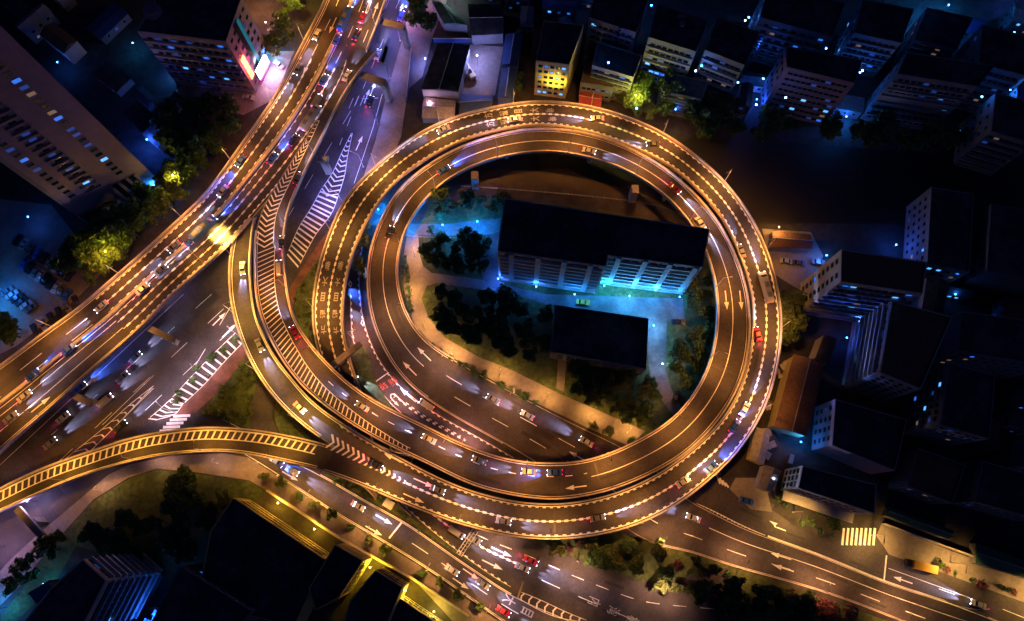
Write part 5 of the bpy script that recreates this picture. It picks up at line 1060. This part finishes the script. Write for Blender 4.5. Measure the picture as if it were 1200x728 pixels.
# ---------------------------------------------------------------- blue, cyan and other coloured lamps
def glow(x, y, z, col, e, label, glass='lampblue', h=None):
    p = P(x, y, 0); r_ = empty('yard_lamp', (p.x, p.y, 0)); tag(r_, label, 'lamp', 'coloured yard lamps'); k = MB(); k.bar((0, 0, 0), (0, 0, z), .09, .06, 6); k.build('pole', M['steel'], r_)
    k = MB(); k.box((0, 0, z + .12), (.42, .42, .2), taper=.7); k.build('lamp_glass', M[glass], r_); light('POINT', (0, 0, z - .5), col, e, r_, .25, name='lamp_light'); light('POINT', (0, 0, z + .7), col, e * .12, r_, .25, name='lamp_light')
CY = (.0, .42, 1.0)
for x, y, z, col, e, lb, gl in [
 (181, 173, 6, (.03, .12, 1), 5000, 'deep blue lamp beside the tall tower', 'lampblue'), (186, 223, 4, (.02, .3, 1), 3200, 'bright blue lamp at the tower foot near the trees', 'lampblue'), (12, 345, 6, (.02, .22, 1), 2600, 'blue lamp at the left edge of the car park', 'lampblue'),
 (3, 372, 6, (.02, .3, 1), 3200, 'blue lamp at the lower left of the car park', 'lampblue'), (45, 262, 6, (.02, .12, 1), 600, 'blue lamp behind the tower in the car park', 'lampblue'), (446, 252, 5, (.0, .22, 1), 8000, 'blue lamp on the path between the two rings', 'lampblue'),
 (437, 232, 4, (.0, .30, 1), 4500, 'second blue lamp on the path between the two rings', 'lampblue'), (520, 270, 5, (.0, .22, 1), 7500, 'blue lamp on the path by the railing', 'lampblue'), (560, 266, 5, (.0, .20, 1), 7500, 'blue lamp on the path near the long block', 'lampblue'), (480, 268, 4, (.0, .25, 1), 3500, 'blue lamp where the path meets the ring', 'lampblue'),
 (584, 331, 4, (.03, .15, 1), 2400, 'blue lamp at the left corner of the long block', 'lampblue'), (628, 340, 4, (.03, .2, 1), 1800, 'blue lamp before the left half of the long block', 'lampblue'), (672, 350, 5, (.02, .25, 1), 2600, 'cyan lamp near the taxi in the yard', 'lampblue'), (706, 340, 5, (.02, .34, 1), 5200, 'cyan lamp before the middle of the long block', 'lampblue'),
 (735, 352, 5, (.06, .40, 1), 8000, 'cyan lamp in the brightest part of the yard', 'lampblue'), (765, 345, 5, (.02, .32, 1), 5000, 'cyan lamp before the right half of the long block', 'lampblue'), (793, 353, 5, (.02, .25, 1), 2000, 'cyan lamp at the right end of the yard', 'lampblue'), (763, 386, 5, (.10, .45, 1), 5500, 'brilliant cyan lamp at the corner of the low hall', 'lampblue'),
 (773, 430, 5, (.3, .5, .9), 2200, 'faint lamp on the path below the low hall', 'lampwhite'), (741, 52, 8, (.02, .12, 1), 5500, 'vivid blue lamp in the estate', 'lampblue'), (705, 33, 8, (.0, .3, 1), 3000, 'blue lamp among the estate slabs', 'lampblue'), (797, 82, 6, (.02, .2, 1), 1500, 'small blue lamp below the estate slabs', 'lampblue'),
 (882, 125, 5, (.02, .12, 1), 2600, 'deep blue lamp left of the pinkish block', 'lampblue'), (985, 145, 5, (.02, .2, 1), 3500, 'blue lamp between the two upper right blocks', 'lampblue'), (1100, 20, 7, (.02, .3, 1), 5200, 'blue lamp above the small blue washed block', 'lampblue'), (1065, 38, 7, (.02, .3, 1), 3000, 'blue lamp beside the pale streaks', 'lampblue'),
 (1102, 48, 7, (.02, .2, 1), 3000, 'blue lamp in front of the small blue washed block', 'lampblue'), (1190, 18, 8, (.05, .15, 1), 3500, 'blue lamp in the top right corner', 'lampblue'), (1172, 116, 6, (.02, .2, 1), 1800, 'blue lamp beside the right edge slab', 'lampblue'), (1042, 293, 5, (.02, .12, 1), 1800, 'deep blue lamp behind the corner block', 'lampblue'),
 (1092, 307, 5, (.05, .25, 1), 1800, 'pale blue lamp in the lane at right', 'lampblue'), (1125, 333, 5, (.02, .2, 1), 3500, 'blue lamp on the lane right of the corner block', 'lampblue'), (1180, 327, 5, (.02, .2, 1), 3000, 'blue lamp further along the lane at right', 'lampblue'), (1110, 350, 5, (.02, .2, 1), 1600, 'blue lamp in the yard right of the corner block', 'lampblue'),
 (985, 400, 5, (.05, .1, 1), 500, 'violet blue lamp in the gap before the balcony block', 'lampblue'), (962, 305, 5, (.05, .2, 1), 2000, 'blue lamp at the foot of the pale end wall', 'lampblue'), (1000, 375, 6, (.1, .3, 1), 1800, 'blue lamp under the corner block facade', 'lampblue'), (932, 520, 5, (.02, .25, 1), 1500, 'vivid blue lamp beside the brown tiled shed', 'lampblue'),
 (957, 505, 5, (.02, .2, 1), 600, 'blue lamp behind the brown tiled shed', 'lampblue'), (900, 562, 5, (.5, .7, 1), 2500, 'white lamp at the small glowing canopy', 'lampwhite'), (1150, 512, 5, (.02, .2, 1), 3000, 'blue lamp on the lane below the bluish block', 'lampblue'), (1145, 575, 5, (.02, .2, 1), 1800, 'blue lamp among the lower right yards', 'lampblue'),
 (1160, 600, 5, (.05, .3, 1), 1600, 'pale blue lamp beside the lower right house', 'lampblue'), (8, 712, 5, (.02, .3, 1), 4200, 'blue lamp in the lower left corner', 'lampblue'), (187, 722, 6, (.02, .15, 1), 7000, 'vivid blue lamp over the glowing flat roof', 'lampblue'), (62, 683, 5, (.02, .4, 1), 900, 'cyan lamp beside the blue roofed house', 'lampblue'),
 (5, 640, 7, (.9, .5, 1), 4000, 'pinkish white lamp at the left edge below the approach ramp', 'lampwhite'), (45, 588, 6, (.6, .45, 1), 3000, 'violet lamp under the approach ramp', 'lampwhite'), (232, 12, 7, (.03, .15, 1), 0, 'unlit lamp', 'lampblue'), (205, 92, 5, (.05, .25, 1), 2200, 'blue lamp at the left corner of the hotel block', 'lampblue'),
 (163, 60, 5, (.02, .35, 1), 900, 'small blue lamp left of the hotel block', 'lampblue'), (78, 84, 6, (.02, .15, 1), 900, 'blue lamp behind the tall tower', 'lampblue'), (305, 12, 7, (1, .35, .15), 7000, 'orange lamp in the street at the top left', 'lampglass'), (318, 40, 7, (.9, .3, .6), 2500, 'pink lamp above the glowing screen', 'lampglass'),
 (533, 6, 6, (.7, .9, 1), 2500, 'white lamp at the top edge by the green shed', 'lampwhite'), (560, 78, 7, (.35, .35, 1), 7000, 'white lamp lighting the pale yard', 'lampwhite'), (500, 78, 5, (.2, .25, 1), 3500, 'bluish lamp beside the large dark shed', 'lampwhite'), (478, 20, 6, (.8, .3, .9), 3500, 'violet lamp on the pavement at the top', 'lampwhite'), (505, 128, 5, (.8, .4, .6), 1500, 'pinkish lamp beside the pale corrugated shed', 'lampglass'),
 (222, 226, 14, (1, .70, .08), 3600, 'yellow lamp amid the trees beside the highway bend', 'lampglass'), (146, 310, 13, (1, .6, .06), 5000, 'yellow lamp amid the trees below the tower', 'lampglass'), (738, 136, 14, (1, .85, .10), 7000, 'yellow lamp inside the lit tree above the ring', 'lampglass'), (352, 18, 14, (1, .75, .08), 6500, 'yellow lamp in the tree at the top of the highway', 'lampglass'),
 (905, 275, 7, (1, .45, .1), 3500, 'orange lamp at the river end right of the ring', 'lampglass'), (912, 470, 6, (1, .6, .1), 5000, 'orange lamp in the scrap yard beside the ring', 'lampglass'), (925, 560, 8, (1, .6, .15), 4500, 'orange lamp before the street block gable', 'lampglass'),
 (958, 345, 8, (1, .5, .15), 9500, 'orange lamp facing the pale end wall', 'lampglass'), (330, 590, 4, (1, .52, .04), 2500, 'yellow lamp behind the pavement wall, upper', 'lampglass'), (372, 620, 4, (1, .52, .04), 2500, 'yellow lamp in the yard beside the huge roof', 'lampglass'), (437, 664, 5, (1, .60, .03), 6500, 'dazzling yellow lamp in the gap between the two wings', 'lampglass'), (478, 690, 5, (1, .60, .03), 5500, 'yellow lamp at the bright wall by the pavement', 'lampglass'), (510, 715, 4, (1, .7, .1), 2200, 'yellow lamp in the rubble yard at the bottom', 'lampglass')]:
    if e: glow(x, y, z, col, e, lb, gl)

for i, (x, y) in enumerate([(486, 300), (483, 345), (497, 385), (530, 415), (585, 440), (640, 467), (690, 490), (735, 507)]):
    lamp('path_lamp', P(x, y, .1), R(60), '%s orange lamp post from the top along the curved path inside the loop' % ORD[i], 'path lamps inside the loop', (1.0, .45, .10), 4200, parts=('lamp', 5.5, .6, 'lampglass', False), size=.25, angle=150)
for i, (x, y) in enumerate([(120, 575), (190, 545), (255, 543)]):
    lamp('path_lamp', P(x, y, .1), R(60), '%s lamp post from the left on the pavement below the approach ramp' % ORD[i], 'lamps below the approach ramp', (1.0, .5, .35), 1800, parts=('lamp', 5.5, .6, 'lampglass', False), size=.25, angle=150)

er = random.Random(31); el = sorted((er.uniform(690, 1195), er.uniform(2, 150)) for _ in range(46))
for i, (x, y) in enumerate(el):
    p = P(x, y, 0); r_ = empty('courtyard_lamp', (p.x, p.y, 0)); z = er.choice((4, 6, 12, 20)); tag(r_, ('%s small bluish light from the left among the dark estate blocks' % ORD[i]) if i < 23 else ('%s small bluish light from the right among the dark estate blocks' % ORD[45 - i]), 'lamp', 'small lights of the estate')
    k = MB(); k.bar((0, 0, 0), (0, 0, z), .07, .05, 5); k.build('pole', M['steel'], r_); k = MB(); k.box((0, 0, z + .1), (.5, .5, .25)); k.build('lamp_glass', M[er.choice(('lampblue', 'lampblue', 'lampwhite'))], r_); light('POINT', (0, 0, z + .5), (.03, .18, 1), 350, r_, .2)
for x, y, e in () or ((200, 585, 1800), (255, 590, 1800), (160, 610, 900))[:0]: glow(x, y, 13, (1, .42, .08), e, 'dim orange lamp on a tall mast in the lower left wood, %s one' % {200: 'middle', 255: 'right', 160: 'left'}[x], 'lampglass')

hr_ = random.Random(77)
def cluster(zone, n, lab, group, ang, hmax=10):
    xs = [p[0] for p in zone]; ys = [p[1] for p in zone]; got = []; g = 0
    while len(got) < n and g < 3000:
        g += 1; x = hr_.uniform(min(xs), max(xs)); y = hr_.uniform(min(ys), max(ys)); c0, inn = P(x, y, 0), False
        for i in range(len(zone)):
            (a, b), (c, d) = zone[i], zone[(i + 1) % len(zone)]
            if (b > y) != (d > y) and x < (c - a) * (y - b) / (d - b) + a: inn = not inn
        rad = hr_.uniform(4.5, 8)
        if not inn or any((c0 - f[0]).length < f[1] * .82 + rad for f in FOOT): continue
        got.append((x, y, rad)); FOOT.append((c0, rad))
    got.sort()
    for i, (x, y, rad) in enumerate(got):
        c0 = P(x, y, 0); a = ang + hr_.choice((0, 0, math.pi / 2)) + hr_.uniform(-.06, .06); l, w_ = rad * .85, rad * hr_.uniform(.4, .55); h = hr_.uniform(3.5, hmax)
        e1 = Vector((math.cos(a), math.sin(a), 0)); e2 = Vector((-e1.y, e1.x, 0)); pts = [c0 - e1 * l - e2 * w_, c0 + e1 * l - e2 * w_, c0 + e1 * l + e2 * w_, c0 - e1 * l + e2 * w_]
        r_ = wroot('small_house', c0, lab % ORD[i], 'house'); r_['group'] = group; k = MB(); k.prism(pts, 0, h); k.build('wall', M[hr_.choice(('wall_grey', 'wall_cream', 'wall_dark'))], r_)
        up = Vector((0, 0, h)); k = MB(); q = [c0 + (p - c0) * 1.06 + up for p in pts]; rg = hr_.choice((.3, 1.6)); m0 = (q[0] + q[3]) / 2 + Vector((0, 0, rg)); m1 = (q[1] + q[2]) / 2 + Vector((0, 0, rg))
        k.quad(q[0], q[1], m1, m0); k.quad(m0, m1, q[2], q[3]); k.quad(q[3], q[0], m0); k.quad(q[1], q[2], m1); k.quad(*[p_ - Vector((0, 0, .03)) for p_ in q[::-1]]); k.build('roof', M[hr_.choice(('roof_dark', 'roof_brown', 'roof_dark', 'tin', 'roof_blue'))], r_)
        windows(r_, pts[0], pts[1], .6, h, max(1, int(h / 3)), 3, 1.1, 1.1, .3, seed=i); windows(r_, pts[3], pts[0], .6, h, max(1, int(h / 3)), 2, 1.1, 1.1, .15, seed=i + 40)
cluster([(820, 60), (1195, 20), (1195, 160), (1000, 150), (860, 130)], 26, '%s small dark house from the left squeezed between the estate blocks', 'small houses of the estate', R(-12), 12)
cluster([(1070, 330), (1195, 340), (1195, 620), (1050, 590), (1080, 480)], 26, '%s small house from the left in the dark quarter at the right edge', 'small houses at the right edge', R(-15), 9)
cluster([(950, 310), (1100, 320), (1080, 470), (1000, 560), (960, 450)], 16, '%s small house from the left in the dim lanes right of the ring', 'small houses in the lanes', R(65), 8)
cluster([(0, 0), (160, 0), (200, 100), (230, 150), (190, 190), (100, 80)], 9, '%s low dark house from the left behind the tall tower', 'low houses behind the tower', R(-40), 8)
cluster([(560, 0), (700, 0), (690, 60), (560, 60)], 9, '%s low dark house from the left along the top frame edge', 'low houses at the top edge', R(-5), 8)
# scrap and stacked boxes along the outside of the ring on the right
sr = random.Random(12); sp_ = sorted([(sr.uniform(893, 925), sr.uniform(425, 545)) for _ in range(22)], key=lambda q: q[1])
for i, (x, y) in enumerate(sp_):
    c0 = P(x, y, 0)
    if any((c0 - f[0]).length < f[1] * .55 for f in FOOT): continue
    r_ = wroot('crate', c0, '%s crate from the top in the orange lit scrap yard beside the ring' % ORD[i], 'crate'); r_['group'] = 'crates in the scrap yard'; k = MB(); sx, sy, sz = sr.uniform(1.2, 3.5), sr.uniform(1, 2.4), sr.uniform(.8, 2.4); a = sr.uniform(0, 3)
    k.box((c0.x, c0.y, sz / 2 + .06), (sx, sy, sz), a); k.build('side', M[sr.choice(('tin', 'roof_brown', 'wall_cream', 'wall_grey'))], r_); k = MB(); k.box((c0.x, c0.y, sz + .12), (sx + .15, sy + .15, .1), a); k.build('lid', M['tin'], r_)

lamp('flood_lamp', P(277, 297, 0), R(120), 'tall dazzling yellow floodlight at the fork of highway and single lane ramp', 'floodlight at the fork', (1, .62, .10), 60000, parts=('lamp', 18.5, .8, 'lampglass', False), size=.4, angle=84)
# ================================================================ trees and shrubs
def leaf_cloud(seed, rx, rz, n, size, zc):
    r_ = random.Random(seed); k = MB(); lumps = [(r_.uniform(-.62, .62) * rx, r_.uniform(-.62, .62) * rx, zc + r_.uniform(-.4, .6) * rz, r_.uniform(.30, .48)) for _ in range(13)]
    for i in range(n):
        lx, ly, lz, lr = r_.choice(lumps); v = Vector((r_.gauss(0, 1), r_.gauss(0, 1), r_.gauss(0, 1))).normalized() * (r_.random() ** .4)
        c = Vector((lx, ly, lz)) + Vector((v.x * rx * lr, v.y * rx * lr, v.z * rz * lr)); s = size * r_.uniform(.5, 1.3)
        a = Vector((r_.gauss(0, 1), r_.gauss(0, 1), r_.gauss(0, .6))).normalized(); b = a.cross(Vector((r_.gauss(0, 1), r_.gauss(0, 1), r_.gauss(0, 1)))).normalized()
        k.quad(c - a * s, c + b * s * .6, c + a * s, c - b * s * .6)
    return k
def tree_proto(seed, rx=3.2, h=8, n=950, leaf='leaf', size=.5):
    root = empty('tree'); r_ = random.Random(seed); k = MB(); zt = h * .45
    k.bar((0, 0, 0), (r_.uniform(-.2, .2), r_.uniform(-.2, .2), zt), .24, .15, 7)
    for i in range(5):
        a = i * 1.26 + r_.random(); k.bar((0, 0, zt * .9), (math.cos(a) * rx * .6, math.sin(a) * rx * .6, h * .72 + r_.uniform(-.4, .6)), .12, .04, 5)
    k.build('trunk', M['bark'], root); c = leaf_cloud(seed, rx, h * .36, n, size, h * .66); c.build('crown', M[leaf], root); return root
def shrub_proto(seed, rx=1.2, n=140, leaf='leaf2', size=.28):
    root = empty('shrub'); k = MB()
    for i in range(4): a = i * 1.6; k.bar((0, 0, 0), (math.cos(a) * rx * .4, math.sin(a) * rx * .4, rx * .7), .05, .02, 4)
    k.build('stem', M['bark'], root); leaf_cloud(seed, rx, rx * .8, n, size, rx * .7).build('foliage', M[leaf], root); return root
TP = [('leaf', tree_proto(11)), ('leaf', tree_proto(12, 3.8, 9, 1200)), ('leaf2', tree_proto(13, 3.0, 7.5, 900, 'leaf2')), ('leaf2', tree_proto(14, 4.2, 10, 1400, 'leaf2', .55))]
SP = [('leaf2', shrub_proto(21)), ('leafred', shrub_proto(22, 1.4, 150, 'leafred')), ('leaf', shrub_proto(23, 1.1, 120, 'leaf'))]
used_p = set(); tr = random.Random(99)
def plant(kind, x, y, s, label, group, z=.05, which=None):
    L_ = TP if kind == 'tree' else SP; i = tr.randrange(len(L_)) if which is None else which; o = L_[i][1]
    if (kind, i) in used_p: o = clone(o)
    used_p.add((kind, i)); o.location = P(x, y, z); o.rotation_euler = (0, 0, tr.uniform(0, 6.28)); o.scale = (s, s, s * tr.uniform(.85, 1.15)); tag(o, label, 'tree' if kind == 'tree' else 'shrub', group); return o
def row(kind, a, b, n, s, lab, group, jit=0, which=None, z=.05):
    for i in range(n):
        t = (i + .5) / n; plant(kind, a[0] + (b[0] - a[0]) * t + tr.uniform(-jit, jit), a[1] + (b[1] - a[1]) * t + tr.uniform(-jit, jit), s * tr.uniform(.85, 1.2), lab % ORD[i], group, z, which)
def inside(x, y, poly):
    c = False; n = len(poly)
    for i in range(n):
        x0, y0 = poly[i]; x1, y1 = poly[(i + 1) % n]
        if (y0 > y) != (y1 > y) and x < (x1 - x0) * (y - y0) / (y1 - y0) + x0: c = not c
    return c
def scatter(kind, poly, n, s, lab, group, which=None, mind=7):
    xs = [p[0] for p in poly]; ys = [p[1] for p in poly]; pts = []; g = 0
    while len(pts) < n and g < 4000:
        g += 1; x = tr.uniform(min(xs), max(xs)); y = tr.uniform(min(ys), max(ys))
        if inside(x, y, poly) and all(math.hypot(x - a, y - b) > mind for a, b in pts): pts.append((x, y))
    pts.sort()
    for i, (x, y) in enumerate(pts): plant(kind, x, y, s * tr.uniform(.75, 1.25), lab % ORD[i], group, .05, which)
# pavement trees along the lower road
for i, (x, y) in enumerate([(313, 558), (332, 566), (353, 582), (372, 591), (391, 603), (412, 619), (433, 631), (453, 644), (496, 671), (517, 682), (538, 697), (562, 711)]):
    plant('tree', x, y, .52, '%s small round tree from the upper left on the pavement of the lower road' % ORD[i], 'small trees on the lower pavement', which=i % 3)
for i, (x, y) in enumerate([(694, 500), (712, 507), (739, 517)]): plant('tree', x, y, .5, '%s little tree from the left on the orange path by the rings' % ORD[i], 'little trees on the orange path', which=i)
row('tree', (112, 330), (248, 195), 12, 1.15, '%s tree from the bottom in the belt between tower and highway, nearest the road', 'trees between tower and highway', 5)
row('tree', (90, 322), (185, 245), 8, 1.25, '%s tree from the bottom in the belt between tower and highway, back row', 'trees between tower and highway', 6, 3)
for i, (x, y, s_) in enumerate([(213, 218, 1.5), (224, 207, 1.2), (205, 240, 1.2), (140, 303, 1.3), (232, 190, 1.1)]): plant('tree', x, y, s_, '%s yellow lit tree from the top group beside the highway' % ORD[i], 'yellow lit trees beside the highway', which=1)
scatter('tree', [(230, 130), (300, 130), (275, 165), (245, 195), (215, 190), (190, 160)], 12, 1.2, '%s tree from the left in the black wood right of the tower', 'black wood by the highway bend', 3, 9)
scatter('tree', [(335, 0), (375, 0), (350, 40), (330, 75), (318, 50)], 6, 1.1, '%s tree from the left along the top of the highway', 'trees at the top of the highway', 1, 8)
scatter('tree', [(-5, 385), (30, 385), (25, 400), (0, 420)], 5, 1.1, '%s tree from the left at the lower end of the car park', 'trees below the car park', 2, 7)
for i, (x, y, s_) in enumerate([(743, 128, 1.35), (754, 138, 1.0), (730, 120, .9)]): plant('tree', x, y, s_, '%s of the bright yellow green trees just above the ring' % ORD[i], 'bright trees above the ring', which=1)
scatter('tree', [(700, 95), (790, 110), (900, 150), (1100, 165), (1190, 165), (1190, 180), (1000, 178), (820, 160), (765, 130)], 28, 1.1, '%s dark tree from the left on the far bank of the river', 'dark trees on the far bank', 3, 12)
scatter('tree', [(497, 345), (560, 345), (645, 370), (645, 425), (600, 425), (540, 400), (505, 375)], 30, .85, '%s tree from the left in the dark grove left of the low hall', 'grove left of the low hall', None, 7)
scatter('tree', [(498, 285), (570, 280), (572, 325), (505, 315)], 22, .85, '%s tree from the left in the dark grove below the blue path', 'grove below the blue path', 2, 6.5)
scatter('tree', [(672, 430), (755, 440), (775, 480), (745, 502), (668, 460)], 20, .8, '%s tree from the left in the garden below the low hall', 'garden below the low hall', None, 8)
scatter('tree', [(808, 325), (832, 325), (836, 370), (828, 420), (800, 455), (788, 440), (785, 395), (806, 380)], 20, .85, '%s tree from the left in the garden strip inside the right of the ring', 'garden strip inside the ring', 2, 8)
scatter('tree', [(520, 228), (600, 238), (590, 250), (505, 258)], 9, .8, '%s tree from the left between the river bank and the blue path', 'trees above the blue path', None, 8)
scatter('shrub', [(497, 392), (512, 408), (560, 434), (630, 470), (625, 474), (555, 438), (500, 402)], 20, .9, '%s bush from the left in the hedge beside the landing road', 'hedge bushes by the landing road', 0, 4)
row('shrub', (474, 300), (482, 368), 12, .9, '%s bush from the top in the hedge beside the inner ring', 'hedge bushes by the inner ring', 1, 0)
for i, (x, y) in enumerate([(505, 272), (515, 276), (540, 275)]): plant('shrub', x, y, 1.6, '%s round bush from the left on the edge of the blue path' % ORD[i], 'round bushes by the blue path', which=0)
scatter('tree', [(420, 270), (436, 270), (430, 300), (428, 325), (421, 310)], 7, .7, '%s small tree from the left between the two rings' , 'trees between the rings', 0, 6)
scatter('shrub', [(345, 345), (372, 312), (368, 350), (370, 395), (355, 385)], 14, 1.1, '%s bush from the left on the green wedge between ramps', 'bushes on the green wedge', 2, 5)
scatter('shrub', [(285, 425), (303, 445), (293, 500), (240, 483)], 26, 1.3, '%s bush from the left on the lit triangle inside the single lane ramp', 'bushes on the lit triangle', 2, 5)
for i, (x, y) in enumerate([(276, 398), (263, 410), (251, 418), (246, 423), (232, 433), (227, 447), (211, 462), (207, 470)]): plant('shrub', x, y, 1.25, '%s potted looking bush from the top on the brick pavement edge' % ORD[i], 'bushes on the brick pavement', which=0)
scatter('shrub', [(380, 558), (430, 575), (475, 600), (510, 632), (560, 668), (520, 640), (440, 590)], 18, .8, '%s bush from the left on the grass wedge beside the lower road', 'bushes on the grass wedge', 2, 5)
scatter('tree', [(645, 640), (725, 632), (800, 652), (900, 686), (1010, 724), (880, 722), (780, 690), (690, 658)], 29, .8, '%s tree from the left in the planted wedge below the ring', 'trees in the planted wedge', None, 10)
scatter('shrub', [(645, 640), (725, 632), (800, 652), (900, 686), (1010, 724), (880, 722), (780, 690), (690, 658)], 29, 1.2, '%s bush from the left in the planted wedge below the ring', 'bushes in the planted wedge', None, 8)
scatter('shrub', [(880, 680), (990, 712), (1040, 728), (930, 726)], 16, 1.5, '%s reddish bush from the left at the tail of the planted wedge', 'reddish bushes', 1, 7)
scatter('tree', [(150, 572), (230, 562), (290, 572), (262, 610), (245, 640), (180, 665), (130, 640), (110, 625), (160, 600)], 20, .95, '%s tree from the left in the dim wood at lower left', 'dim wood at lower left', None, 11)
scatter('tree', [(50, 640), (85, 620), (60, 660), (30, 690), (15, 700)], 7, .9, '%s tree from the left along the lower left lane', 'trees along the lower left lane', 0, 8)
for i, (x, y) in enumerate([(493, 22), (488, 32), (505, 37)]): plant('tree', x, y, [1.2, .9, .9][i], '%s round dark tree from the left on the plot at the top' % ORD[i], 'round trees at the top', which=3)
scatter('tree', [(912, 350), (930, 360), (925, 400), (912, 405)], 7, .9, '%s tree from the left just outside the right of the ring', 'trees outside the ring', 1, 7)
scatter('tree', [(590, 95), (615, 92), (612, 115), (596, 117)], 4, .8, '%s dark tree from the left beside the yellow block', 'trees beside the yellow block', 2, 7)
for i, (x, y) in enumerate([(1100, 661), (1108, 668), (1118, 672), (1138, 680), (1146, 685), (1168, 686), (1176, 690), (1186, 694)]): plant('shrub', x, y, 1.4 if i in (0, 4) else .9, '%s bush from the left on the pavement beyond the lorry' % ORD[i], 'bushes beyond the lorry', which=i % 3)
scatter('shrub', [(908, 590), (918, 575), (985, 606), (984, 632), (950, 622)], 18, 1.0, '%s bush from the left on the rough verge', 'bushes on the rough verge', 0, 5)
